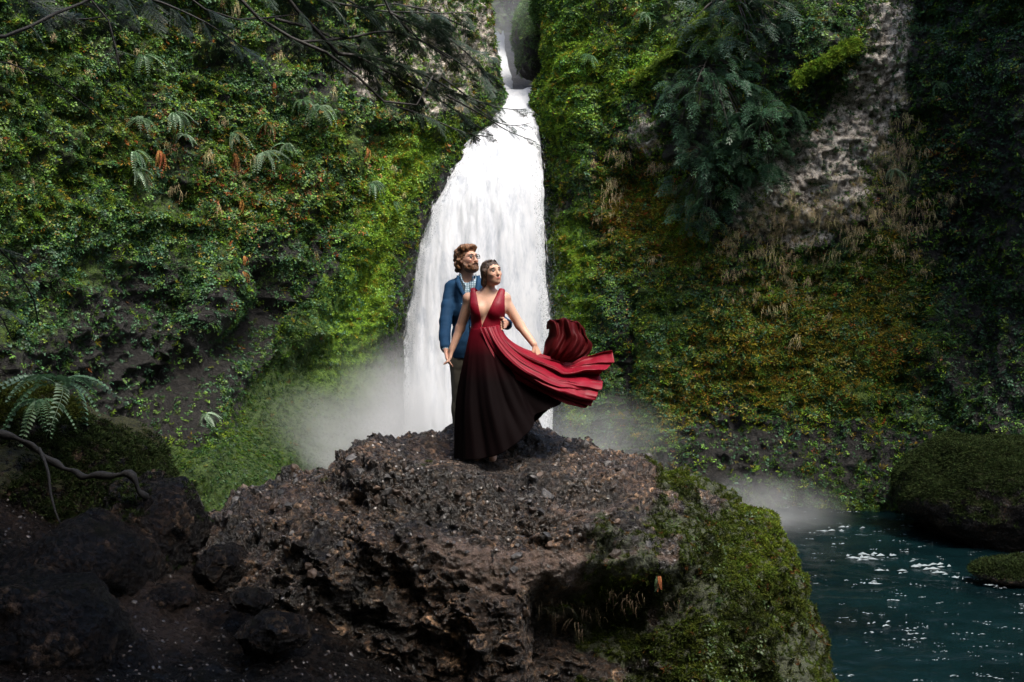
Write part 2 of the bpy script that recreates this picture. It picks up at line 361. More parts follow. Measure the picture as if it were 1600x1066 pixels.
def leaf_poly(base, d, nrm, L, W):
    "a leaf of 6 vertices folded along its midrib"
    d = d / np.linalg.norm(d); s = np.cross(d, nrm); s /= np.linalg.norm(s) + 1e-9; u = np.cross(s, d)
    V = [base, base + d * L * .35 + s * W * .5 + u * W * .12, base + d * L * .75 + s * W * .36 + u * W * .05, base + d * L - u * L * .12,
         base + d * L * .75 - s * W * .36 + u * W * .05, base + d * L * .35 - s * W * .5 + u * W * .12]
    return V, [(0, 1, 2), (0, 2, 3), (0, 3, 4), (0, 4, 5)]
def k_herb(seed, m, n=9, L=.62, W=.5):
    rng = np.random.default_rng(seed); b = MB()
    for q in range(n):
        a = rng.random() * 6.283; r = rng.random() ** .5 * .8; base = np.array((r * math.cos(a), r * math.sin(a), .15 + rng.random() * .45))
        a2 = rng.random() * 6.283; d = np.array((math.cos(a2), math.sin(a2), rng.normal(-.1, .3))); nn = np.array((rng.normal(0, .4), rng.normal(0, .4), 1.))
        b.add(*leaf_poly(base, d, nn, L * rng.uniform(.6, 1.1), W * rng.uniform(.7, 1.1)))
    return b.mesh('herb_leaves', m)
def k_moss(seed, m, n=26):
    rng = np.random.default_rng(seed); b = MB()
    for q in range(n):
        a = rng.random() * 6.283; r = rng.random() ** .5 * .8; base = np.array((r * math.cos(a), r * math.sin(a), -.1))
        d = np.array((base[0] * .8 + rng.normal(0, .3), base[1] * .8 + rng.normal(0, .3), rng.uniform(.35, .9))); s = np.cross(d, rng.normal(size=3)); s *= .13 / (np.linalg.norm(s) + 1e-9)
        mid = base + d * .6; tip = base + d + np.array((rng.normal(0, .15), rng.normal(0, .15), -.1))
        b.add([base - s * .6, base + s * .6, mid + s, mid - s, tip], [(0, 1, 2, 3), (3, 2, 4)])
    return b.mesh('moss_tuft', m)
def k_hang(seed, m, n=16, ln=1.):
    rng = np.random.default_rng(seed); b = MB()
    for q in range(n):
        y = rng.normal(0, .20 + .12 * (seed % 3)); x0 = rng.uniform(-.1, .1); z0 = rng.normal(0, .16) - .5 * abs(y); L = ln * rng.uniform(.15, 1.1); out = rng.uniform(.05, .45); wd = .016; V = []; k = 5
        sd = rng.normal(0, .22)
        for t in range(k + 1):
            u = t / k; c = np.array((x0 + out * math.sin(u * 1.7), y + sd * u + .05 * math.sin(5 * u + q), z0 + .10 * math.sin(u * 3) - L * u * u)); d_ = np.array((0, wd * (1 - u * .85), 0)); V += [c - d_, c + d_]
        b.add(V, [(2 * t, 2 * t + 1, 2 * t + 3, 2 * t + 2) for t in range(k)])
    return b.mesh('hanging_grass', m)
def frond_mesh(seed, m, L=1., n=20, droop=.55, W=.13):
    "one sword fern frond growing along +X, arching in Z"
    rng = np.random.default_rng(seed); b = MB(); pts = []
    for t in np.linspace(0, 1, n + 1): pts.append(np.array((L * (t - .12 * t * t), .03 * math.sin(3 * t + seed), L * (.42 * t - (.42 + droop) * t * t))))
    pts = np.array(pts); b.tube(pts[::2], np.linspace(.007, .002, len(pts[::2])) * L, 4)
    T = np.gradient(pts, axis=0); T /= np.linalg.norm(T, axis=1, keepdims=True)
    for i in range(2, n):
        u = i / n; w_ = W * L * math.sin(math.pi * (.12 + .86 * u)) ** .7 * 1.05
        for sgn in (-1, 1):
            s = np.array((0, sgn, 0.)); d = s + T[i] * .35 + np.array((0, 0, rng.normal(-.1, .08))); b.add(*leaf_poly(pts[i], d, np.array((0, 0, 1.)), w_, L * .07))
    return b.mesh('frond', m)
def spray_mesh(seed, m, L=1., n=11, droop=.5, leaf=.05):
    "flat drooping conifer spray along +X with side twigs and leaflets"
    rng = np.random.default_rng(seed); b = MB(); ts = np.linspace(0, 1, 8)
    f = lambda t: np.array((L * t, L * .06 * math.sin(2.5 * t + seed), L * (.12 * t - droop * t * t)))
    b.tube([f(t) for t in ts], np.linspace(.008, .002, 8) * L, 3, cap=False)
    for i in range(1, n):
        t = i / n; p = f(t); tl = L * .42 * (1 - t) ** .7 + L * .06
        for sg in (-1, 1):
            d = np.array((.65, sg * (.8 + rng.normal(0, .12)), -.15 - .6 * droop * t + rng.normal(0, .08))); d /= np.linalg.norm(d); tt = tl * rng.uniform(.7, 1.1)
            k = max(3, int(tt / (leaf * L * .62)))
            for q in range(k):
                c = p + d * tt * (q + .5) / k + np.array((0, 0, -.25 * tt * ((q + .5) / k) ** 2))
                for s2 in (-1, 1):
                    e = np.cross(d, (0, 0, 1.)) * s2 * .8 + d * .8 + np.array((0, 0, rng.normal(0, .15))); e /= np.linalg.norm(e); o_ = np.cross(e, (0, 0, 1.)) * leaf * L * .22; le = leaf * L * rng.uniform(.7, 1.15)
                    b.add([c, c + e * le * .6 + o_, c + e * le, c + e * le * .6 - o_], [(0, 1, 2, 3)])
    return b.mesh('spray', m, smooth=False)
# ------------------------------------------------------------------ the canyon walls
EL = ([-1000, 0, 60, 100, 150, 190, 215, 260, 320, 400, 480, 560, 700, 900], [752, 760, 766, 773, 783, 776, 744, 716, 682, 655, 641, 633, 628, 622])
ER = ([-1000, 0, 100, 150, 250, 350, 450, 560, 700, 900], [852, 850, 846, 836, 843, 849, 853, 859, 864, 870])
def eL(v): return np.interp(v, *EL)
def eR(v): return np.interp(v, *ER)
def warp(u, v, s, amp=30., sc=90.):
    q = np.stack([u / sc, v / sc, np.zeros_like(u) + 3.1], -1); return u + amp * fbm(q, 3, s), v + amp * fbm(q + 50, 3, s + 9)
def depthL(u, v):
    Y = np.interp(u, [-1300, -900, -400, 0, 300, 500, 700, 790], [3, 7.5, 12.5, 17.5, 21.3, 24.3, 27.2, 28.4])
    Y = Y - 2.6 * sm(560, 860, v) * blob(u, 700 + 0 * v, 400, 700, 260, 900) - .9 * blob(u, v, 400, 790, 120, 90)
    Y = Y - .6 * blob(u, v, 330, 600, 55, 170, .25) - .5 * blob(u, v, 520, 560, 90, 190, .5) + .55 * blob(u, v, 240, 560, 60, 150, .2) + .5 * blob(u, v, 440, 500, 30, 130, .55)
    return Y + 1.1 * sm(0, -1000, v)
def depthR(u, v):
    Y = np.interp(u, [830, 900, 1000, 1200, 1400, 1500, 1600, 1900, 2400, 2900], [28.4, 27.2, 26.3, 25.3, 24.3, 22.8, 21.2, 19.5, 17.5, 13])
    Y = Y - 1.3 * blob(u, v, 1140, 180, 130, 170) - 1.1 * blob(u, v, 1290, 60, 110, 90) + .8 * blob(u, v, 1010, 300, 60, 60) - .5 * blob(u, v, 900, 120, 60, 150)
    Y = Y + 1.6 * blob(u, v, 1540, 430, 110, 190) - 1.2 * sm(1380, 1560, u) * sm(60, -160, v) + .6 * blob(u, v, 1300, 430, 160, 90)  # upper right rim pushed forward to shade the wall below
    Y = Y + 1.5 * np.exp(-((u - 993 - 4 * np.sin(v / 40)) / 11.) ** 2) * sm(440, 500, v) * sm(760, 700, v) + .7 * np.exp(-((u - 968) / 9.) ** 2) * sm(520, 570, v)
    Y = Y + .7 * blob(u, v, 1415, 560, 14, 160, .35)
    return Y + .8 * sm(0, -1000, v) - .7 * sm(640, 800, v)
def disp(X, s, gain=1.):
    q = X * (1, 1, 1.0)
    d = .55 * fbm(q * .33, 3, s) + .26 * ridged(q * (.9, .9, 1.3), 4, s + 5) + .15 * ridged(q * (2.6, 2.6, 3.3), 4, s + 7)
    d = d + .20 * np.abs(noise(q * (1.5, 1.5, .8), s + 9)) + .05 * fbm(q * 9, 3, s + 3)
    return d * gain
def make_wall(side):
    vs = np.concatenate([np.linspace(-520, -130, 40), np.arange(-120, 905, 2.6)])
    if side == 'L':
        us = np.concatenate([np.linspace(-1300, -70, 40), np.arange(-60, 760, 2.6)]); s = (us + 1300) / (760 + 1300)
        V, S = np.meshgrid(vs, s, indexing='ij'); U = -1300 + S * (eL(V) + 1300); Y = depthL(U, V)
        k = np.arange(1, 26); Ve = np.repeat(vs[:, None], len(k), 1); Ue = eL(Ve) - 1.0 * k - .35 * np.maximum(k - 5, 0) ** 2; Ye = depthL(eL(Ve), Ve) + .06 * k + .02 * k ** 2
        U = np.concatenate([U, Ue], 1); V = np.concatenate([V, Ve], 1); Y = np.concatenate([Y, Ye], 1)
        rnd = .5 * sm(40, 0, eL(V) - U) ; Y[:, :len(us)] += rnd[:, :len(us)] - .0
        Y[:, len(us):] += .5
    else:
        us = np.concatenate([np.arange(846, 1665, 2.6), np.linspace(1675, 2900, 40)]); s = (us - 846) / (2900 - 846)
        V, S = np.meshgrid(vs, s, indexing='ij'); U = eR(V) + S * (2900 - eR(V)); Y = depthR(U, V)
        k = np.arange(25, 0, -1); Ve = np.repeat(vs[:, None], len(k), 1); Ue = eR(Ve) + 1.0 * k + .35 * np.maximum(k - 5, 0) ** 2; Ye = depthR(eR(Ve), Ve) + .5 + .06 * k + .02 * k ** 2
        rnd = .5 * sm(40, 0, U - eR(V)); Y = Y + rnd
        U = np.concatenate([Ue, U], 1); V = np.concatenate([Ve, V], 1); Y = np.concatenate([Ye, Y], 1)
    V = np.where(V < 0, V * (.26 + .74 * sm(110, 520, np.abs(U - 805))), V)      # unseen rim lowered over the slot to let light reach it
    G = np.stack([(U - 800) / F * Y, Y, EYE + (533 - V) / F * Y], -1)
    fl = side != 'zz'
    Nn = normals(G, flip=False)
    if (Nn[..., 1].mean()) > 0: Nn = -Nn
    sg = 3 if side == 'L' else 23
    if side == 'L':
        gain = 1 - .72 * sm(480, 660, V) * sm(250, 380, U); gain = gain * (1 - .6 * sm(120, 10, eL(V) - U))
    else:
        gain = 1 - .5 * sm(70, 0, U - eR(V))
    Dd = disp(G, sg) * gain
    if side == 'L':   # diagonal ribs that run down to the left, and the ledge above the smooth base
        w_ = U + .55 * (V - 500); Dd = Dd + .42 * np.sin(w_ / 34. + 2.0 * noise(np.stack([U / 120, V / 120, U * 0], -1), 4)) * sm(330, 470, V) * sm(660, 560, V) * sm(90, 200, U) * sm(640, 540, U)
        w_ = U - .3 * (V - 600); Dd = Dd + .10 * sm(700, 722, V + .12 * (U - 400) + 6 * np.sin(U / 23)) * sm(250, 320, U) * sm(520, 450, U)
        w2 = U + .5 * (V - 300); Dd = Dd + .16 * np.sin(w2 / 15. + 1.5 * noise(np.stack([U / 70, V / 70, U * 0], -1), 6)) * sm(170, 40, eL(V) - U) * sm(200, 260, V) * sm(600, 450, V)
    M0 = masks(side, U, V, Dd); Dd = Dd + M0['pale'] * (.16 * ridged(G * 4.2, 4, 57) + .07 * ridged(G * 13, 3, 58))
    G = G + Nn * Dd[..., None]
    N2 = normals(G); 
    if N2[..., 1].mean() > 0: N2 = -N2
    return G, N2, U, V, Dd
BRI = np.array((2.6, 2.5, .9)); 
def masks(side, U, V, D):
    u, v = warp(U, V, 70, 26, 70)
    if side == 'L':
        e = eL(V) - U
        strip = sm(165, 90, e + 14 * noise(np.stack([U / 9, V / 40, U * 0], -1), 5)) * sm(34, 62, e) * sm(175, 235, V) * sm(660, 520, V)
        pale = np.clip(1.1 * blob(u, v, 690, 60, 95, 110) + .8 * blob(u, v, 650, 170, 30, 45) + .35 * blob(u, v, 560, 90, 120, 70), 0, 1)
        dark = np.clip(1.0 * blob(u, v, 240, 590, 110, 110) + .8 * blob(u, v, 445, 470, 26, 150, .62) + .7 * blob(u, v, 360, 470, 20, 110, .62) + .8 * blob(u, v, 130, 640, 150, 80), 0, 1)
        wet = .85 * sm(46, 18, e + 8 * noise(np.stack([U / 30, V / 30, U * 0], -1), 15)) * sm(200, 280, V)
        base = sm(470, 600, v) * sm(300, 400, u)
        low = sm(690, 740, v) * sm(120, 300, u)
        moss = np.clip(.55 + .3 * fbm(np.stack([U / 60, V / 60, U * 0], -1), 3, 8) + strip + base * .6 + low - 1.2 * pale - 1.3 * dark * (1 - low) - 1.5 * wet, 0, 1)
        r = dict(strip=strip, pale=pale, dark=dark * (1 - low), wet=wet, base=np.clip(base + low, 0, 1), moss=moss)
    else:
        e = U - eR(V)
        strip = sm(84, 46, e + 10 * noise(np.stack([U / 9, V / 40, U * 0], -1), 6)) * sm(10, 22, e) * sm(310, 390, V) * sm(720, 600, V)
        pale = np.clip(1.4 * blob(u, v, 1385, 55, 42, 80) + 1.4 * blob(u, v, 1370, 130, 46, 55) + 1.3 * blob(u, v, 1340, 205, 52, 42) + 1.5 * blob(u, v, 1270, 285, 92, 58) + 1.1 * blob(u, v, 1215, 345, 50, 42) + .5 * blob(u, v, 1020, 215, 45, 45) + .4 * blob(u, v, 1200, 90, 45, 40) + .4 * blob(u, v, 875, 330, 15, 60), 0, 1)
        dark = np.clip(blob(u, v, 1240, 710, 200, 55) + .9 * blob(u, v, 1560, 250, 110, 170) + .8 * blob(u, v, 1560, 560, 60, 130) + blob(u, v, 993, 590, 14, 130) + .7 * blob(u, v, 968, 640, 12, 90) + .7 * blob(u, v, 1120, 660, 50, 50), 0, 1)
        wet = sm(16, 4, e) * sm(180, 240, V)
        och = np.clip(1.2 * blob(u, v, 1240, 540, 130, 90) + 1.0 * blob(u, v, 1000, 330, 55, 60) + .7 * blob(u, v, 1090, 620, 80, 60) + .7 * blob(u, v, 1060, 390, 60, 30) + .6 * blob(u, v, 1390, 480, 50, 120) + .5 * blob(u, v, 1480, 230, 40, 60), 0, 1)
        moss = np.clip(.5 + .35 * fbm(np.stack([U / 60, V / 60, U * 0], -1), 3, 18) + strip + .5 * och - 1.3 * pale - 1.3 * dark - 1.4 * wet, 0, 1)
        r = dict(strip=strip, pale=pale, dark=dark, wet=wet, och=och, moss=moss, base=0 * U)
    return r
GL, NL, UL, VL, DL = make_wall('L'); GR, NR, UR, VR, DR = make_wall('R')

mk = m_cliff()
WALLS = {}
for side, G, Nn, U, V, D, nm in (('L', GL, NL, UL, VL, DL, 'cliff'), ('R', GR, NR, UR, VR, DR, 'cliff')):
    M_ = masks(side, U, V, D); WALLS[side] = (G, Nn, U, V, M_)
    mt = np.ones(U.shape + (3,)) * (.8, .9, .8)
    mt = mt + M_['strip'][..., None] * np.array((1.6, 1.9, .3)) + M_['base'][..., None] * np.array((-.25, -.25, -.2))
    if 'och' in M_: mt = mt * (1 - M_['och'][..., None] * .8) + M_['och'][..., None] * .8 * np.array((1.25, 1.05, .5))
    f = grid_faces(*U.shape)
    a, b_, c_ = G[0, 50], G[1, 50], G[0, 51]
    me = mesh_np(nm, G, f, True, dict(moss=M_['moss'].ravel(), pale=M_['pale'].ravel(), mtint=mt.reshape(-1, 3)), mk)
    o = obj(nm, me); tag(o, None, None, None, 'structure')

# far walls that close the slot above the upper fall, and the hillside added out of view behind the camera
def sheet(name, u0, u1, v0, v1, Yf, nu, nv, seed, amp, m, moss=.5, pale=0., mt=(.8, 1, .8)):
    V, U = np.meshgrid(np.linspace(v0, v1, nv), np.linspace(u0, u1, nu), indexing='ij'); Y = Yf(U, V)
    G = np.stack([(U - 800) / F * Y, Y, EYE + (533 - V) / F * Y], -1); Nn = normals(G); Nn = -Nn if Nn[..., 1].mean() > 0 else Nn
    G = G + Nn * (amp * disp(G, seed))[..., None]; n_ = G.shape[0] * G.shape[1]
    o = obj(name, mesh_np(name, G, grid_faces(nv, nu), True, dict(moss=np.full(n_, moss), pale=np.full(n_, pale), mtint=np.tile(mt, (n_, 1))), m)); tag(o, None, None, None, 'structure')
    N2 = normals(G); N2 = -N2 if N2[..., 1].mean() > 0 else N2
    return G, N2
sheet('cliff', 640, 960, -130, 330, lambda u, v: 46 + 0 * u - 3 * sm(100, 300, v), 130, 220, 61, 1.5, mk, .45, .3)

def lump(name, c, r, seed, m, nu=90, nv=60, amp=.12, sc=2.0, attrs=None, flat=.0, rot=0., worl=0., power=1.):
    "an uneven rock: displaced ellipsoid; returns object, verts, normals"
    th = np.linspace(0, 2 * np.pi, nu, endpoint=False); ph = np.linspace(-np.pi / 2, np.pi / 2, nv); PH, TH = np.meshgrid(ph, th, indexing='ij')
    d = np.stack([np.cos(PH) * np.cos(TH), np.cos(PH) * np.sin(TH), np.sin(PH)], -1)
    d = np.sign(d) * np.abs(d) ** power
    r = np.asarray(r, float); X = d * r; cs, sn = math.cos(rot), math.sin(rot)
    X = np.stack([X[..., 0] * cs - X[..., 1] * sn, X[..., 0] * sn + X[..., 1] * cs, X[..., 2]], -1) + c
    Nn = d / r; Nn /= np.linalg.norm(Nn, axis=-1, keepdims=True) + 1e-9
    Nn = np.stack([Nn[..., 0] * cs - Nn[..., 1] * sn, Nn[..., 0] * sn + Nn[..., 1] * cs, Nn[..., 2]], -1)
    f1, f2, ci = worley(X * sc * 2.2, seed)
    dd = amp * (1.4 * fbm(X * sc * .5, 2, seed) + .8 * ridged(X * sc, 4, seed + 3)) + worl * (ci - .5) * sm(0, .12, f2 - f1)
    X = X + Nn * dd[..., None]
    X[0] = X[0].mean(0); X[-1] = X[-1].mean(0)
    N2 = normals(X); s_ = np.sign((N2 * Nn).sum(-1, keepdims=True).mean()); N2 = N2 * s_
    if attrs is None: attrs = {}
    n_ = nu * nv; at = dict(cell=ci.ravel(), moss=np.full(n_, 0.), earth=np.zeros(n_), pale=np.zeros(n_), mtint=np.ones((n_, 3)) * (.8, 1, .8)); 
    for k, a in attrs.items(): at[k] = (a(X, N2) if callable(a) else np.full(X.shape[:2] + np.shape(a), a)).reshape(at[k].shape)
    f = grid_faces(nv, nu, wrap=True)
    o = obj(name, mesh_np(name, X, f, True, at, m)); return o, X, N2
upmoss = lambda k, b0=.0: (lambda X, Nn: np.clip(b0 + k * Nn[..., 2], 0, 1))

# mossy shoulders beside the upper fall
shoulders = []
for (px, py, Y, r, lab) in ((836, 62, 36.5, (.75, 1.3, 1.5), 'rounded green mossy rock shoulder right of the upper fall, below the dark one'),
                            (812, -25, 40, (.65, 1.2, 1.6), 'dark mossy rock shoulder at the top of the narrow gap'),
                            (862, 0, 33.5, (.5, 1.2, 1.2), 'dark rock knob at the upper corner of the gap beside the right cliff')):
    o, X, Nn = lump('mossy_rock', P(px, py, Y), r, int(px), mk, 90, 60, .22, 1.3, dict(moss=upmoss(.5, .55), mtint=(1.1, 1.3, .9)))
    tag(o, lab, 'rock', 'mossy rocks beside the upper fall'); shoulders.append((X, Nn))

# ------------------------------------------------------------------ waterfalls
def fall(name, vs, le, ri, Yf, nu, m, bulge=.6, seed=5, disp_amp=.12, over=8, wob=6., name_top=True):
    v = np.asarray(vs, float); s = np.linspace(0, 1, nu); V, S = np.meshgrid(v, s, indexing='ij')
    wl = wob * noise(np.stack([V / 70, V * 0, V * 0 + 2], -1), seed) + 1.2 * noise(np.stack([V / 9, V * 0, V * 0 + 4], -1), seed) * (S < .03); wr = wob * noise(np.stack([V / 70, V * 0 + 9, V * 0 + 2], -1), seed) + 1.2 * noise(np.stack([V / 9, V * 0 + 5, V * 0 + 4], -1), seed) * (S > .97)
    V = V - 7 * (noise(np.stack([S * 5, S * 0, S * 0 + seed], -1), 3) + .6) * sm(v[0] + 30, v[0], V) if name_top else V
    U = le(V) - over + wl + S * (ri(V) - le(V) + 2 * over + wr - wl); Y = Yf(V) - bulge * (np.sin(np.pi * S) ** .6)
    G = np.stack([(U - 800) / F * Y, Y, EYE + (533 - V) / F * Y], -1)
    q = G * (1, 1, .14)
    d = disp_amp * (.9 * fbm(q * 2.2, 4, seed) + .5 * fbm(q * 7, 3, seed + 2)) + disp_amp * 1.2 * fbm(G * (1.1, 1.1, .12), 2, seed + 4)
    G[..., 1] -= d; G[..., 0] += .25 * disp_amp * noise(q * 5, seed + 7)
    edge = np.minimum(S, 1 - S) * (ri(V) - le(V) + 2 * over) / 22.
    o = obj(name, mesh_np(name, G, grid_faces(len(v), nu), True, dict(edge=np.clip(edge, 0, 2).ravel()), m)); tag(o, None, None, None, 'structure'); return G
wf = m_fall('white_water'); wf2 = m_fall('white_water_wisps', cut=1.0)
Yfall = lambda v: 26.6 + 4.3 * np.exp(-np.maximum(np.asarray(v) - 135., -10) / 60.)
G0 = fall('waterfall', np.arange(140, 790, 2.5), eL, eR, lambda v: Yfall(v) + .25, 110, m_fall('white_water_body', alpha=False), .5, 5, .05, 2, 3)
G1 = fall('waterfall', np.arange(146, 790, 2.5), eL, eR, lambda v: Yfall(v) - .12, 110, wf, .55, 15, .07, 9, 3)
up_l = lambda v: np.interp(v, [50, 80, 120, 160, 200], [762, 765, 769, 776, 782]); up_r = lambda v: np.interp(v, [50, 80, 120, 160, 200], [786, 789, 796, 802, 806])
fall('waterfall', np.arange(56, 185, 2.), up_l, up_r, lambda v: np.interp(v, [50, 70, 185], [41.5, 40.6, 35.5]), 34, m_fall('white_water_upper', (.7, .74, .78), alpha=False), .3, 35, .10, 2, 1.5)
# stepped rock that carries the water between the two drops
def slotfloor(u, v): return np.interp(v, [40, 56, 185, 230], [50, 41.4, 36.2, 34])
sheet('rock_chute', 752, 850, 52, 240, lambda u, v: np.interp(v, [52, 56, 185, 240], [42.0, 41.8, 36.6, 34.0]) + 0 * u, 50, 90, 77, .25, mk, .1)

# ------------------------------------------------------------------ pool
Vw = np.concatenate([np.arange(700, 1100, 2.2), np.linspace(1110, 2200, 60)]); Yw = EYE * F / (Vw - 533); Xs = np.linspace(-1, 1, 520)
Yg, Sg = np.meshgrid(Yw, Xs, indexing='ij'); Xg = 1.0 + Sg * (14)
Gw = np.stack([Xg, Yg, 0 * Xg], -1)
dist = np.hypot(Xg - .0, Yg - 27)
amp = .03 + .10 * np.exp(-dist / 7)
Gw[..., 2] = amp * (fbm(Gw * (1.3, 2.0, 1), 3, 3) * 1.2 + .6 * ridged(Gw * (3, 4.5, 1), 3, 8)) - .03
far = np.exp(-((Yg - 25.2 - .4 * np.sin(Xg * 1.7)) / .7) ** 2) * .55 + .8 * np.exp(-dist / 4) + .06 * blob(Xg, Yg, 5.2, 17, 3, 2)
o = obj('water', mesh_np('water', Gw, grid_faces(*Xg.shape), True, dict(foam=far.ravel()), m_water())); tag(o, None, None, None, 'structure')
# white curls of broken water standing on the pool
foam = simple('foam', (.15, .18, .19), .6, .15, 9, .2); b = MB(); rng = np.random.default_rng(8)
spots = [(1157, 870, 1.6), (1362, 872, 1.2), (1330, 825, .8), (1295, 830, .7), (1450, 885, 1.), (1470, 895, .8), (1515, 905, .8), (1395, 895, .7), (1370, 912, .6), (1330, 777, .9), (1345, 783, .9), (1510, 812, .9), (1430, 822, .6), (1310, 850, .5), (1560, 915, .6), (1385, 975, .5)]
spots[0] = (1357, 868, .9)
for _ in range(260):
    spots.append((rng.uniform(1240, 1640), 790 + 285 * rng.random() ** 1.2, rng.uniform(.08, .3)))
for px, py, s in spots:
    Yc = EYE * F / (py - 533); c = P(px, py, Yc); 
    if c[0] > 11: continue
    for q in range(int(3 + 7 * s)):
        cc = c + np.array((rng.normal(0, .22 * s), rng.normal(0, .10 * s), .0)); a = rng.normal(.3, .4); L = rng.uniform(.03, .14) * s; W = rng.uniform(.006, .02) * s; hh = rng.uniform(.01, .05) * s
        d = np.array((math.cos(a), math.sin(a), 0)); sd = np.array((-d[1], d[0], 0))
        b.add([cc - d * L, cc - sd * W, cc + d * L, cc + sd * W, cc + (0, 0, hh)], [(0, 1, 4), (1, 2, 4), (2, 3, 4), (3, 0, 4)])
o = b.build('foam', foam); o.location.z = .005; tag(o, 'white flecks of foam scattered over the teal pool', 'foam', None, 'stuff')

# ------------------------------------------------------------------ mist thrown up by the fall
def puff(name, c, r, m, lab):
    bpy_me = bpy.data.meshes.new(name); import bmesh
    bm = bmesh.new(); bmesh.ops.create_icosphere(bm, subdivisions=3, radius=1.0); bm.to_mesh(bpy_me); bm.free(); bpy_me.materials.append(m)
    o = obj(name, bpy_me); o.location = c; o.scale = r; tag(o, lab, 'mist', None, 'stuff'); return o
mA = m_mist('spray_mist', 3.0, 1.8, 1.7); mB = m_mist('spray_mist_thin', .65, 1.6, 1.3); mC = m_mist('gap_mist', .13, 1.2, 1.0)
puff('mist', P(575, 675, 25.0), (3.9, 1.9, 2.7), mA, 'white spray drifting left from the foot of the fall')
puff('mist', P(1190, 800, 21.5), (2.0, 2.0, .95), mB, 'thin spray hanging over the pool behind the mossy boulder')
puff('mist', P(800, 70, 38.0), (3.2, 5.5, 3.6), mC, 'grey mist filling the gap around the upper fall')
puff('mist', P(806, 158, 31.6), (.95, .7, .5), mA, 'small cloud of spray on the lip between the two falls')
puff('mist', P(930, 700, 25.5), (2.6, 1.6, 1.7), mB, 'faint spray right of the foot of the fall')
puff('mist', P(470, 720, 23.0), (3.4, 2.0, 1.9), m_mist('thin_spray', 1.3, 1.3, 1.1), 'thin haze of spray over the mossy slope left of the fall')

# flying drops along both sides of the fall
import bmesh
def drop_mesh():
    b = MB(); b.add([(0, 0, -1.6), (.5, 0, 0), (0, .5, 0), (-.5, 0, 0), (0, -.5, 0), (0, 0, 1.)], [(0, 2, 1), (0, 3, 2), (0, 4, 3), (0, 1, 4), (5, 1, 2), (5, 2, 3), (5, 3, 4), (5, 4, 1)])
    return b.mesh('drop', foam, False)
rng = np.random.default_rng(4); n = 24000
v = 200 + 570 * rng.random(n) ** .6; left = rng.random(n) < .42
off = rng.exponential(1, n) * np.where(left, 4 + 9 * sm(350, 700, v), 5 + 7 * sm(250, 500, v)); inner = rng.random(n) * 14
u = np.where(left, eL(v) + inner - off, eR(v) - inner + off); Y = np.minimum(Yfall(v) - .2, np.where(left, depthL(u, v), depthR(u, v)) - .0) - rng.random(n) * .9 - .3
pts = np.stack([(u - 800) / F * Y, Y, EYE + (533 - v) / F * Y], -1)
scatter('spray_drops', pts, np.tile((0., 0, 1.), (n, 1)), rng.uniform(.003, .009, n) * (1 + (rng.random(n) < .06) * 1.2), np.ones((n, 3)), [drop_mesh()], 3, True, 0, 'fine white drops flying off both edges of the fall', 'spray')

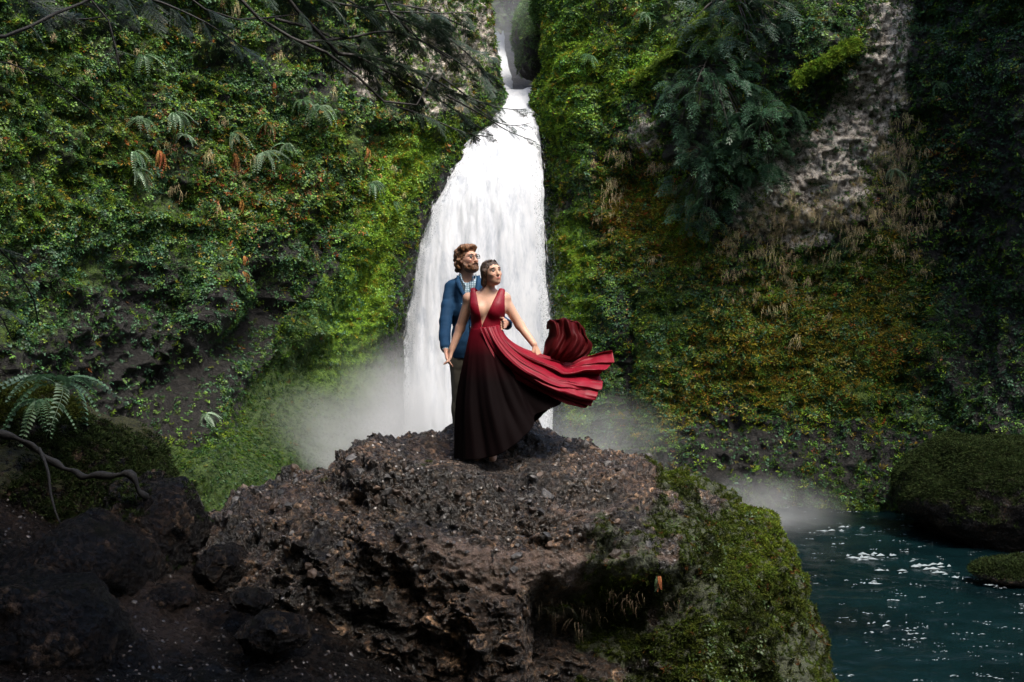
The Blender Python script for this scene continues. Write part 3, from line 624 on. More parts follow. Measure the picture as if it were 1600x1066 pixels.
# ------------------------------------------------------------------ ground cover on the walls
LEAF = m_leaf('herb_leaf', .5, .25, .4); MOSS = m_leaf('moss', .9, .25, .15); DRY = m_leafc('dry_grass', (.42, .34, .18), .7, .2, .7, .2, .05); 
herbs = [k_herb(s, LEAF) for s in (1, 2, 3, 4)] + [k_herb(9, LEAF, 12, .45, .4)]; mosses = [k_moss(s, MOSS) for s in (5, 6, 7)]; smallh = [k_herb(s, LEAF, 5, .6, .55) for s in (21, 22, 23)]
cov = {'h': [], 'm': [], 'g': [], 's': []}
def region(side, U, V, M_):
    u, v = warp(U, V, 90, 20, 60); nn = fbm(np.stack([U / 26, V / 26, U * 0], -1), 3, 41); n2 = fbm(np.stack([U / 80, V / 80, U * 0], -1), 2, 44)
    clump = sm(-.20, .16, nn + .3 * n2)
    nS = fbm(np.stack([(U + (.5 * V if side == 'L' else .08 * V)) / 42., V / 190., U * 0 + 7], -1), 4, 47)
    if side == 'L':
        up = sm(430, 330, v); mid = sm(300, 400, v) * sm(560, 500, v); w_ = u + .62 * (v - 480)
        bands = sm(-.15, .35, np.sin(w_ / 21.) * .8 + nn); e = eL(V) - U
        h = (.55 * up + 1.0 * mid * bands) * clump + .9 * blob(u, v, 340, 590, 38, 110, .12) * clump + .10 * M_['base'] * sm(-.1, .3, nn)
        rib = np.sin((U + .55 * (V - 500)) / 34. + 2.0 * noise(np.stack([U / 120, V / 120, U * 0], -1), 4)) + .35 * nn; low_ = sm(340, 440, V) * sm(700, 640, V) * sm(620, 520, U); h = h * (1 - low_ * (1 - sm(-.15, .45, rib)) * .93)
        h = h * (.25 + .75 * sm(-.22, .08, nS)); m = 0
        h = h * (1 - M_['pale'] * .9) * (1 - M_['dark'] * .95) * (1 - M_['wet']) * (1 - .93 * sm(170, 120, e) * sm(200, 250, V)) + .04 * (1 - M_['wet'])
        m = (.9 * up * sm(-.2, .1, -nn + .15) * sm(-.35, .0, n2 + .1) + .35 * mid) * (1 - M_['pale'] * .9) + 1.9 * M_['strip'] + 1.1 * M_['base'] + .10 + .9 * sm(.12, -.12, nS) * sm(-.42, -.25, nS) * sm(200, 320, V)
        m = m * (1 - M_['dark'] * .9) * (1 - M_['wet'] * .97) * (1 - .8 * low_ * (1 - sm(-.35, .3, rib)) * (1 - M_['base']))
        g = .25 * blob(u, v, 240, 235, 60, 50) + .3 * blob(u, v, 370, 250, 60, 50) + .2 * blob(u, v, 560, 230, 60, 50) + .1 * up
    else:
        h = clump * (.9 * sm(340, 240, v) * sm(1050, 960, u) + .8 * sm(330, 420, v) * sm(740, 660, v) * sm(1480, 1380, u) + .75 * sm(300, 200, v) * sm(1180, 1260, u) + .45 * sm(1380, 1480, u) * sm(720, 640, v))
        h = h * (.3 + .7 * sm(-.22, .08, nS))
        h = h * (1 - .96 * M_['pale']) * (1 - M_['dark'] * .85) * (1 - M_['wet']) + .05
        h = h * (1 - .85 * M_['strip'])
        m = .55 * sm(-.2, .2, -nn) + 1.8 * M_['strip'] + .9 * M_['och'] + .6 * sm(.1, -.15, nS) * sm(-.45, -.25, nS) + 1.6 * blob(u, v, 1000, 110, 60, 14, -.65) + 1.4 * blob(u, v, 890, 190, 45, 30) + 1.0 * blob(u, v, 880, 90, 50, 50) + .8 * blob(u, v, 1300, 320, 40, 20) + 1.5 * blob(u, v, 1050, 345, 40, 22)
        m = m * (1 - M_['pale'] * .96) * (1 - M_['dark'] * .85) * (1 - M_['wet'])
        g = blob(u, v, 1300, 330, 140, 38) * .9 + blob(u, v, 1410, 230, 24, 60) + .8 * blob(u, v, 1180, 370, 60, 40) + .6 * blob(u, v, 960, 300, 20, 60) + .35 * blob(u, v, 1240, 440, 110, 40) + .5 * blob(u, v, 1400, 330, 50, 60) + .3 * blob(u, v, 1020, 270, 60, 40)
    if side == 'R': ck = 1 - 1.3 * np.exp(-((U - 993 - 4 * np.sin(V / 40)) / 15.) ** 2) * sm(440, 480, V) * sm(760, 720, V) - .7 * np.exp(-((U - 968) / 8.) ** 2) * sm(540, 570, V); h = h * np.clip(ck, 0, 1); m = m * np.clip(ck, 0, 1)
    inside = sm(-420, -100, U) * sm(2050, 1720, U) * sm(-330, -100, V) * sm(860, 820, V)
    return h * inside, m * inside, g * inside
rng = np.random.default_rng(11); parts = {k: [] for k in 'hmgs'}
def tints(side, U, V, M_, i, j, kind, rng):
    n = len(i); t = np.zeros((n, 3)); r = rng.random(n); uu, vv = U[i, j], V[i, j]; wu, wv = warp(uu, vv, 120, 24, 50)
    nn = fbm(np.stack([uu / 34, vv / 34, uu * 0], -1), 3, 51)
    G_ = np.array([(.050, .115, .020), (.035, .095, .040), (.10, .19, .022), (.16, .145, .02), (.022, .060, .024), (.20, .09, .025)])
    if side == 'L':
        bluish = sm(330, 420, vv) * sm(640, 560, vv) * sm(620, 500, uu); bright = M_['strip'][i, j]; base = M_['base'][i, j]; och = .10 * sm(-.1, .4, nn) * sm(420, 330, vv); dim = 0 * nn
        rust = blob(wu, wv, 240, 230, 60, 45) * .5 + blob(wu, wv, 370, 300, 60, 80) * .45 + blob(wu, wv, 560, 230, 50, 40) * .4 + blob(wu, wv, 470, 310, 50, 40) * .4
    else:
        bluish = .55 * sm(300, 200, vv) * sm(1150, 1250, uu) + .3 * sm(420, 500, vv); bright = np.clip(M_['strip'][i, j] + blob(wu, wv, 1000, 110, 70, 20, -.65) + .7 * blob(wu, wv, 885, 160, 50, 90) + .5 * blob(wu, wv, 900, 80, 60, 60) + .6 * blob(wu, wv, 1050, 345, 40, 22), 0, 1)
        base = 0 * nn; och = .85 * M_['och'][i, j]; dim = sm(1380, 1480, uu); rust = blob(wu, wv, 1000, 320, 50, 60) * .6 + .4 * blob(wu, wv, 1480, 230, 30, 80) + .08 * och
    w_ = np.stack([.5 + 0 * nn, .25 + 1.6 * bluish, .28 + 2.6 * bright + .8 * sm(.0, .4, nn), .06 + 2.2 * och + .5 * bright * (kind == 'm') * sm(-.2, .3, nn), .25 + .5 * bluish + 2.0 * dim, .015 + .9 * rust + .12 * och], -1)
    w_[:, 0] += base; w_[:, 4] += .8 * base; w_ = np.clip(w_, 1e-4, None); c = np.cumsum(w_, 1); c /= c[:, -1:]; k = (r[:, None] > c).sum(1)
    t = G_[np.clip(k, 0, 5)] * rng.uniform(.7, 1.3, (n, 1))
    if kind == 'm': t = t * (1.25, 1.05, .8)
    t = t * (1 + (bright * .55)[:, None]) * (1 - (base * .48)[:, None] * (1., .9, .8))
    return t
NH, NM, NG_ = 125000, 180000, 850
for side in 'LR':
    G, Nn, U, V, M_ = WALLS[side]; h, m, g = region(side, U, V, M_)
    for kind, wg, cnt in (('h', h, NH), ('m', m, NM), ('g', g, NG_)):
        p, nr, i, j = pick(G, Nn, wg, int(cnt / 2 * (1 if kind != 'g' else (.6 if side == 'L' else 1.4))), rng)
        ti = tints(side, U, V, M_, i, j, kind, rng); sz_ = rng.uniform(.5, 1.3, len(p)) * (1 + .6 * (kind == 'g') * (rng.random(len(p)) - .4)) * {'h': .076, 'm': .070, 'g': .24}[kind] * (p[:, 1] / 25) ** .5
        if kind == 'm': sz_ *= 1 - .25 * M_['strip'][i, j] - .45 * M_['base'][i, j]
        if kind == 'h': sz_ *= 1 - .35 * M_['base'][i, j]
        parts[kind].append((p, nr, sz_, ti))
cat_ = lambda k: [np.concatenate(x) for x in zip(*parts[k])]
p, nr, s_, ti = cat_('h'); scatter('herbs', p, nr, s_, ti, herbs, 1, False, .5, 'small green leafy herbs covering both canyon walls', 'plants')
p, nr, s_, ti = cat_('m'); scatter('moss', p, nr, s_, ti, mosses, 2, False, .3, 'bright green and ochre moss cushions on the canyon walls', 'moss')
p, nr, s_, ti = cat_('g'); scatter('dry_grass', p + nr * .05, nr, s_, ti, [k_hang(s, DRY, 22, .8) for s in range(1, 8)], 5, True, 0, 'straw coloured dead grass hanging from ledges of the cliffs', 'grass')
# moss on the far shoulders
for (X, Nn), nm_ in zip(shoulders, range(3)):
    wq = np.clip(Nn[..., 2] + .6, 0, 1); p, nr, i, j = pick(X, Nn, wq, 2600, rng); parts['s'].append((p, nr, rng.uniform(.06, .12, len(p)), np.array((.10, .19, .05)) * rng.uniform(.6, 1.4, (len(p), 1))))
p, nr, s_, ti = cat_('s'); scatter('moss', p, nr, s_, ti, mosses, 8, False, .3, 'soft moss on the rock shoulders beside the upper fall', 'moss')
# ------------------------------------------------------------------ the great boulder
mb = m_boulder()
YB = 8.2; B0 = P(800, 1000, YB)
SIL = [(1320, 1300), (1312, 1120), (1306, 1066), (1300, 1020), (1288, 975), (1268, 930), (1247, 893), (1240, 862), (1228, 832), (1205, 808), (1168, 796), (1135, 777), (1105, 757), (1070, 745), (1030, 732), (985, 721), (940, 710), (900, 700), (860, 688), (832, 680), (800, 690), (760, 690), (725, 680), (700, 675), (660, 676), (620, 680), (592, 684), (566, 697), (538, 722), (510, 740), (492, 754), (455, 754), (430, 770), (395, 784), (350, 800), (310, 822), (270, 860), (230, 960), (260, 1150), (330, 1300)]
sil = np.array([P(a, b, YB) - B0 for a, b in SIL]); sa = np.arctan2(sil[:, 2], sil[:, 0]); sr = np.hypot(sil[:, 0], sil[:, 2])
sa = np.concatenate([sa[-1:] - 2 * np.pi if sa[-1] > 0 else sa[-1:] , sa]) if False else np.unwrap(sa)
def Rphi(phi):
    a = np.concatenate([sa, [sa[0] + 2 * np.pi]]); r = np.concatenate([sr, sr[:1]]); lo = sa[0]; ph = (phi - lo) % (2 * np.pi) + lo; return np.interp(ph, a, r)
NPH, NT = 900, 470
ph = np.linspace(0, 2 * np.pi, NPH, endpoint=False); t = np.concatenate([np.linspace(-np.pi / 2, -.25, 50), np.linspace(-.24, np.pi / 2 - .002, NT - 50)])
T, PHI = np.meshgrid(t, ph, indexing='ij'); R = Rphi(PHI) * (1 - .055 * sm(-.9, -.3, PHI) * sm(1.35, .7, PHI) - .055 * sm(5.4, 6.0, PHI))
Df = 1.75 + .35 * np.maximum(0, -np.sin(PHI)) - .25 * np.maximum(0, -np.cos(PHI)); D_ = np.where(T > 0, Df, 1.5)
ct = np.cos(T) ** .86; st = np.sign(T) * np.abs(np.sin(T)) ** 1.05
X = np.stack([B0[0] + R * ct * np.cos(PHI), YB - D_ * st, B0[2] + R * ct * np.sin(PHI)], -1)
Nn = normals(np.concatenate([X, X[:, :1]], 1))[:, :-1]; cc = X - np.array((B0[0], YB, B0[2])); 
Nn = Nn * np.sign((Nn * cc).sum(-1).mean())
def pxy(X): return PX(X[..., 0], X[..., 1]), PY(X[..., 2], X[..., 1])
U, V = pxy(X)
front = sm(.0, .25, T)
# big forms: hollows, the crack below the left peak, the earth ledge, and the overhang under it
w0, w1 = warp(U, V, 200, 22, 60)
big = -.34 * blob(w0, w1, 690, 790, 120, 34, -.12) - .25 * blob(w0, w1, 840, 830, 60, 22, .1) + .16 * blob(w0, w1, 600, 730, 60, 30) + .18 * blob(w0, w1, 560, 850, 100, 60) - .16 * blob(w0, w1, 900, 770, 60, 20, .2) + .12 * blob(w0, w1, 960, 745, 70, 20) + .14 * blob(w0, w1, 900, 850, 120, 14, .05)
ledge = 884 + 10 * np.sin(U / 40) + 14 * blob(U, V * 0 + 0, 650, 0, 60, 1) - .05 * (U - 900)
under = sm(ledge + 4, ledge + 46, w1) * sm(800, 850, w0) * sm(1120, 1020, w0)
big = big - .62 * under * sm(1300, 1000, w1) + .16 * blob(w0, w1, 900, 940, 45, 16) * 1.6 + .14 * blob(w0, w1, 985, 905, 50, 16) - .12 * blob(w0, w1, 560, 960, 40, 120)
X = X + Nn * (big * front)[..., None]
q = X
f1, f2, ci = worley(q * (5.2, 5.2, 6.5) + .5 * fbm(q * 4, 2, 3)[..., None], 2); g1, g2, gi = worley((q + .03 * np.stack([noise(q * 9, 5), noise(q * 9, 6), noise(q * 9, 7)], -1)) * (12, 14, 26), 7)
mo = sm(-.16, .26, (w0 + .30 * (w1 - 800) - 1045) / 190. + .95 * fbm(q * 1.9, 4, 17))
mo = np.clip(mo + .5 * blob(w0, w1, 985, 905, 60, 22) + .8 * blob(w0, w1, 893, 935, 50, 20) + .45 * sm(.15, .5, fbm(q * 1.3 + 5, 3, 19)) + .35 * blob(w0, w1, 520, 745, 30, 20), 0, 1)
ea = np.clip(1.0 * blob(w0, w1, 900, 886, 150, 15, -.03) + .8 * blob(w0, w1, 730, 880, 80, 34, .35) + .5 * blob(w0, w1, 480, 800, 60, 24) + .6 * blob(w0, w1, 800, 905, 60, 30) + .6 * blob(w0, w1, 925, 800, 70, 14), 0, 1) * front
rough_ = (1 - .6 * mo) * (1 - .75 * ea)
dd = .13 * fbm(q * 1.5, 3, 31) + .10 * ridged(q * (2.6, 2.6, 3.4), 4, 33) + rough_ * (.085 * (ci - .5) * sm(0, .16, f2 - f1) + .060 * (gi - .5) * sm(0, .2, g2 - g1) - .012 * sm(.12, 0, f2 - f1)) + .03 * fbm(q * (10, 10, 22), 3, 39)
dd = dd + .03 * mo * np.abs(noise(q * 4, 44))
sk = np.stack([noise(q * 6, 71), noise(q * 6, 72), noise(q * 6, 73)], -1) * .035 * rough_[..., None]
X = X + Nn * dd[..., None] + sk
# the pair stands on a trodden, slightly dished top
flat_c = np.array((-.28, 7.95)); rr_ = np.hypot((X[..., 0] - flat_c[0]) / .55, (X[..., 1] - flat_c[1]) / .22)
wf_ = sm(1.35, .8, np.hypot((X[..., 0] + .22) / .62, (X[..., 1] - 7.72) / .42)); X[..., 2] = np.where(T > -.3, X[..., 2] * (1 - wf_) + np.minimum(X[..., 2], 3.03 + .3 * (X[..., 2] - 3.1)) * wf_, X[..., 2])
Nb = normals(np.concatenate([X, X[:, :1]], 1))[:, :-1]; Nb = Nb * np.sign((Nb * Nn).sum(-1).mean())
U, V = pxy(X)
boulder = obj('boulder', mesh_np('boulder', X, grid_faces(NT, NPH, wrap=True), True, dict(cell=(ci * .6 + gi * .4).ravel(), moss=mo.ravel(), earth=ea.ravel()), mb))
tag(boulder, 'huge wet conglomerate boulder the couple stands on, mossy on its right side', 'boulder')
XB, NB_, MOB, TB = X, Nb, mo, T
vis = (TB > -.5) & (V < 1120)
# stones that stick out of the conglomerate
def stone_mesh(seed, m):
    rng = np.random.default_rng(seed); bm = bmesh.new(); bmesh.ops.create_icosphere(bm, subdivisions=1, radius=1)
    for v in bm.verts: v.co *= rng.uniform(.72, 1.15)
    for k in range(3):
        d = Vector(rng.normal(size=3)).normalized(); h = rng.uniform(.45, .75)
        for v in bm.verts:
            e = v.co.dot(d) - h
            if e > 0: v.co -= d * e
    me = bpy.data.meshes.new('stone'); bm.to_mesh(me); bm.free(); me.materials.append(m); return me
def m_stone(name, a, b_, rough=.38):
    m, n, l, b = mat(name); oi = n.new('ShaderNodeObjectInfo'); t = nz(n, l, 24, 7, .7)
    r = ramp(n, [(.0, a), (.5, b_), (1, tuple(x * .5 for x in a))]); l.new(oi.outputs['Random'], r.inputs[0])
    d = ramp(n, [(.35, (.25, .25, .25)), (.65, (1.15, 1.12, 1.1))]); l.new(t.outputs[0], d.inputs[0])
    l.new(mixc(n, l, 1., r.outputs[0], d.outputs[0], 'MULTIPLY'), b.inputs['Base Color']); b.inputs['Roughness'].default_value = rough; bump(n, l, t.outputs[0], .8, .02, b); return m
st_m = [m_stone('stone_brown', (.035, .024, .018), (.16, .11, .08)), m_stone('stone_grey', (.02, .02, .02), (.13, .125, .12))]
sms = [stone_mesh(s, st_m[s % 2]) for s in range(12)]
rng = np.random.default_rng(21)
w_ = np.where(vis, (1 - MOB) ** 2 * (1 - .5 * ea) * sm(1000, 860, V) * (.3 + sm(-.2, .3, fbm(XB * 1.7, 2, 88))), 0) + 1e-7
p, nr, i, j = pick(XB, NB_, w_, 5200, rng)
def stone_mat(nr, rng, s, sq=.75):
    z = Vector(nr + rng.normal(0, .35, 3)).normalized(); M = z.to_track_quat('Z', 'Y').to_matrix().to_4x4() @ Matrix.Rotation(rng.random() * 6.28, 4, 'Z')
    return M @ Matrix.Diagonal((s * rng.uniform(.7, 1.3), s, s * sq * rng.uniform(.6, 1.1), 1))
for k in range(290):
    s = rng.uniform(.022, .05); o = bpy.data.objects.new('stone', sms[k % 12]); M = stone_mat(nr[k], rng, s); M.translation = Vector(p[k] - nr[k] * s * .15); o.matrix_world = M; link(o, boulder)
# the smaller ones, as one part
Vs, Fs = [], []; nv = 0; base_s = []
for me in sms: base_s.append((np.array([v.co[:] for v in me.vertices]), np.array([f.vertices[:] for f in me.polygons])))
ms = []
for k in range(290, 5200):
    s = rng.uniform(.006, .02); M = stone_mat(nr[k], rng, s, .5); bv, bf = base_s[k % 12]; Vs.append(bv @ np.array(M.to_3x3()).T + p[k] - nr[k] * s * .1); Fs.append(bf + nv); nv += len(bv); ms += [k % 2] * len(bf)
def m_pebble():
    m, n, l, b = mat('pebbles'); g = n.new('ShaderNodeNewGeometry'); r = ramp(n, [(0, (.008, .007, .007)), (.4, (.03, .022, .017)), (.7, (.08, .06, .045)), (.85, (.05, .05, .05)), (1, (.09, .072, .058))]); l.new(g.outputs['Random Per Island'], r.inputs[0])
    l.new(r.outputs[0], b.inputs['Base Color']); b.inputs['Roughness'].default_value = .33; return m
peb = m_pebble()
o = obj('small_stones', mesh_np('small_stones', np.concatenate(Vs), np.concatenate(Fs), False, None, peb), boulder); tag(o, None, None, None, 'stuff')

# moss cushions on the boulder
wm = np.where(TB > -.9, np.clip(MOB - .30, 0, 1) * (.25 + sm(-.25, .25, fbm(XB * 2.4, 3, 91))), 0)
p, nr, i, j = pick(XB, NB_, wm, 42000, rng)
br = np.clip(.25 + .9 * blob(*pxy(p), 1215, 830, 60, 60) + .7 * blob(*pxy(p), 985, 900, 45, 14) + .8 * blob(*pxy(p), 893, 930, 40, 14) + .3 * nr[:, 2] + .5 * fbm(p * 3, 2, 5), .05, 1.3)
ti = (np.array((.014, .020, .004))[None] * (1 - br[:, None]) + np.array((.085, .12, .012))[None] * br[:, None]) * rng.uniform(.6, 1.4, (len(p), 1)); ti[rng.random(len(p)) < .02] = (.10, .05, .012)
mossn = [k_moss(s, MOSS, 34) for s in (15, 16, 17)]
scatter('moss', p, nr, rng.uniform(.012, .026, len(p)), ti * .85, mossn, 14, False, .25, 'thick green moss over the right side of the boulder', 'moss')
p, nr, i, j = pick(XB, NB_, wm * sm(940, 1000, U) * sm(.0, .4, fbm(XB * 2.2, 2, 61)), 900, rng)
scatter('leafy_plants', p, nr, rng.uniform(.022, .042, len(p)), np.array((.028, .05, .012)) * rng.uniform(.5, 1.8, (len(p), 1)), herbs, 15, False, .4, 'tiny leafy plants growing in the boulder moss', 'plants')
# rootlets and grass hanging under the ledge
wq = blob(U, V, 905, 950, 40, 10) + blob(U, V, 1000, 925, 60, 12) + .3 * blob(U, V, 820, 930, 30, 8); p, nr, i, j = pick(XB, NB_, np.where(TB > 0, wq, 0), 26, rng)
ROOTL = m_leafc('dead_fern', (.13, .09, .05), .6, .2, .7)
scatter('dry_grass', p + nr * .02, nr, rng.uniform(.09, .17, len(p)), np.ones((len(p), 3)), [k_hang(s, ROOTL, 5, .9) for s in (31, 32)], 16, True, 0, 'brown rootlets hanging under the ledge of the boulder', 'grass')

# ------------------------------------------------------------------ ground of the trail
xs = np.linspace(-14, 9, 560); ys = np.concatenate([np.linspace(-30, 1.5, 60), np.arange(1.6, 13, .028)]); Yg, Xg = np.meshgrid(ys, xs, indexing='ij')
h = 2.02 + .22 * sm(-1.6, -3.2, Xg) + 1.1 * sm(-2.9, -5.2, Xg) + .22 * sm(6.4, 8.0, Yg) - .35 * sm(-1.5, -.6, Xg)
h = h - 3.2 * sm(-.5, 1.6, Xg) * sm(2.0, 3.4, Yg + .5) - 2.9 * sm(8.6, 10.8, Yg + .25 * (Xg + 2)) - 2.0 * sm(2.5, 7, Xg)
h = h + .10 * fbm(np.stack([Xg, Yg, Xg * 0], -1) * 1.1, 3, 61) + 1.8 * sm(-2, -12, Yg)
q = np.stack([Xg, Yg, h], -1); f1, f2, ci = worley(q * 9, 5); a1, a2, ai = worley(q * 3.2, 6)
h = h + .05 * ridged(q * 2.5, 4, 62) + .045 * (ci - .4) * sm(0, .25, f2 - f1) + .06 * (ai > .72) * sm(0, .3, a2 - a1) + .012 * fbm(q * 18, 2, 64)
Gg = np.stack([Xg, Yg, h], -1); n_ = Gg.shape[0] * Gg.shape[1]
mg = m_boulder('shaded_trail_earth', .22, .25, ((.01, .012, .004), (.03, .03, .01), (.05, .055, .012)))  # darkened copy of the boulder material, standing in for foreground shade
earth = np.clip(.28 + .5 * fbm(q * .8, 2, 66), 0, 1) 
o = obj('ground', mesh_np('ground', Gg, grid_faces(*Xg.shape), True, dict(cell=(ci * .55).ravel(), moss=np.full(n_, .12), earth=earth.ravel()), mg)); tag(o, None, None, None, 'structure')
Ng = normals(Gg); Ng = -Ng if Ng[..., 2].mean() < 0 else Ng
Ug, Vg = pxy(Gg); wv = np.where((Yg > 4) & (Yg < 9.5), sm(-100, 0, Ug) * sm(760, 600, Ug), 0)
p, nr, i, j = pick(Gg, Ng, wv, 5200, rng); Vs, Fs, nv = [], [], 0
for k in range(5200):
    s = .005 + .016 * rng.random() ** 3; M = stone_mat(nr[k], rng, s, .6); bv, bf = base_s[k % 12]; Vs.append(bv @ np.array(M.to_3x3()).T + p[k]); Fs.append(bf + nv); nv += len(bv)
o = obj('gravel', mesh_np('gravel', np.concatenate(Vs), np.concatenate(Fs), False, None, peb)); tag(o, 'dark wet pebbles and grit strewn over the trail', 'gravel', None, 'stuff')
def gz(x, y): 
    i = int(np.argmin(abs(ys - y))); j = int(np.argmin(abs(xs - x))); return float(Gg[i, j, 2])

# rocks beside the trail
def rock(px, py, Y, r, seed, lab, m=None, moss=None, amp=.12, sc=2.2, worl=.08, rot=0, n=(150, 100)):
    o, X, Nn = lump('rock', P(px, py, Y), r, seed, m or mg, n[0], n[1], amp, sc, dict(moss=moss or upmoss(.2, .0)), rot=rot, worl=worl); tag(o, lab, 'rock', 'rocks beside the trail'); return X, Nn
RK = {}
RK['bank'] = rock(10, 800, 8.6, (1.35, .9, .95), 101, 'tall dark earth bank at the left edge, with a fern on top', None, upmoss(.55, .12), .22, 1.6, .05, n=(220, 150))
RK['snout'] = rock(228, 850, 7.6, (.42, .5, .42), 102, 'dark knobbly rock at the end of the black root', None, None, .10, 3.2, .09)
rock(120, 900, 7.0, (.48, .50, .36), 103, 'black rounded rock below the root, left of the knobbly rock', None, None, .10, 2.2, .05)
rock(30, 1010, 6.0, (.55, .5, .42), 104, 'black rock mass in the lower left corner', None, None, .12, 2.0, .05)
rock(430, 990, 6.3, (.21, .22, .14), 105, 'dark wet rounded rock in the middle of the trail', None, None, .04, 4, .04)
rock(350, 890, 7.3, (.19, .2, .17), 106, 'dark upright rock at the foot of the boulder, behind the trail rock', None, None, .05, 4, .05)
rock(395, 940, 6.7, (.14, .15, .08), 107, 'small dark rock between the upright rock and the rounded rock', None, None, .03, 5, .03)
rock(255, 935, 6.9, (.20, .18, .09), 108, 'low black rock on the trail below the knobbly rock', None, None, .04, 4, .04)
pale = simple('pale_stone', (.42, .37, .33), .5, .2, 30, .2)
o, _, _ = lump('stone', np.array(P(406, 857, 7.9)), (.062, .06, .022), 9, pale, 28, 16, .004, 6); 
tag(o, 'flat pale stone lying on the dark trail', 'stone')
# boulder in the pool, at the foot of the right wall
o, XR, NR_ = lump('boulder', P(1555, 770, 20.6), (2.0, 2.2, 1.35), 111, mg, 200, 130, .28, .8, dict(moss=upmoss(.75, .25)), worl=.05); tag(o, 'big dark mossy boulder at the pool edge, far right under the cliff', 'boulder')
o, XR2, NR2 = lump('rock', P(1590, 893, 16.6), (.75, .5, .22), 112, mb, 90, 50, .06, 2, dict(moss=upmoss(.5, .3)), worl=.03); tag(o, 'low mossy rock just breaking the water at the right edge', 'rock')
ps = []
for (X, Nn, cnt, k) in ((XR, NR_, 26000, .9), (XR2, NR2, 3000, .6), (*RK['bank'], 5200, .45), (*RK['snout'], 220, .3)):
    Uq, Vq = pxy(X); wq = np.clip(Nn[..., 2] + .15, 0, 1) * (1 if cnt >= 500 and X[0, 0, 1] > 10 else sm(-.3, .2, fbm(X * 1.2, 2, 7))); p, nr, i, j = pick(X, Nn, wq, cnt, rng); ps.append((p, nr, rng.uniform(.5, 1, len(p)) * (.055 if k >= .6 else .04), np.array((.016, .026, .006)) * rng.uniform(.5, 1.6, (len(p), 1))))
p, nr, s_, ti = [np.concatenate(x) for x in zip(*ps)]
yel = (p[:, 1] < 10) & (p[:, 2] > 3.35); ti[yel] = ti[yel] * (2.0, 1.6, .8)
scatter('moss', p, nr, s_, ti, mosses, 18, False, .3, 'dark moss on the pool boulder and on the bank at the left edge', 'moss')
# the black root that snakes over the bank
bark = simple('wet_bark', (.006, .005, .004), .8, .5, 25, .9)
root = MB(); pts = spline([P(-60, 675, 7.2), P(0, 678, 7.25), P(50, 695, 7.3), P(85, 725, 7.3), P(115, 740, 7.25), P(150, 744, 7.2), P(185, 742, 7.2), P(205, 748, 7.2), P(222, 766, 7.25), P(236, 785, 7.35)], 44)
root.tube(pts, np.interp(np.linspace(0, 1, 44), [0, .5, .8, .9, 1], [.026, .02, .028, .026, .010]) * (1 + .35 * np.sin(np.arange(44) * 1.1)), 10, True, .022, 4)
root.tube(spline([P(60, 700, 7.3), P(75, 735, 7.2), P(80, 775, 7.1), P(95, 820, 7.0)], 14), np.linspace(.014, .007, 14), 7, True, .006, 6)
o = root.build('root', bark); tag(o, 'black gnarled root snaking down the bank to the knobbly rock', 'root')
# hillside added out of view behind the camera to cut off low sky
V_, U_ = np.meshgrid(np.linspace(0, 1, 40), np.linspace(-1, 1, 70), indexing='ij')
Gh = np.stack([U_ * 30, -9 - 16 * V_ + 2 * U_ ** 2 * 6, 1.5 + 22 * V_ ** .7], -1); Gh = Gh + .8 * fbm(Gh * .3, 3, 5)[..., None] * np.array((0, .5, 1.)); n_ = 2800
o = obj('unseen_hillside', mesh_np('unseen_hillside', Gh, grid_faces(40, 70), True, dict(moss=np.full(n_, .7), pale=np.zeros(n_), mtint=np.ones((n_, 3)) * .8), mk)); tag(o, None, None, None, 'structure')
# ------------------------------------------------------------------ sword ferns rooted on the walls and the bank
FG = m_leafc('fern_green', (.10, .19, .09), .42, .25, .5, .5, .04); FP = m_leafc('fern_pale', (.26, .36, .24), .4, .25, .4, .5, .03); FB = m_leafc('fern_dead', (.30, .13, .035), .7, .25, .6, .3, .06)
fm = {k: [frond_mesh(s, m, 1., 16, .5 + .12 * (s % 3)) for s in (1, 2, 3)] for k, m in (('g', FG), ('p', FP), ('b', FB))}
def on_wall(side, px, py):
    G, Nn, U, V, _ = WALLS[side]; k = np.argmin((U - px) ** 2 + (V - py) ** 2 + 1e3 * (G[..., 1] > 40)); i, j = divmod(int(k), U.shape[1]); return G[i, j], Nn[i, j]
def fern(p, nr, s, lab, kinds='gggggggp', n=9, seed=0, group='sword ferns on the canyon walls', spread=2.4, down=.0):
    rng = np.random.default_rng(seed); o = empty('fern', Vector(p)); tag(o, lab, 'fern', group)
    a0 = math.atan2(nr[1], nr[0])
    for k in range(n):
        f = bpy.data.objects.new('frond', fm[kinds[k % len(kinds)]][k % 3]); f.parent = o; C.objects.link(f)
        a = a0 + (k / (n - 1) - .5) * spread + rng.normal(0, .12); sc = s * rng.uniform(.75, 1.1)
        f.rotation_euler = (rng.normal(0, .25), rng.uniform(-.25, .55) + down, a); f.scale = (sc, sc, sc)
    return o
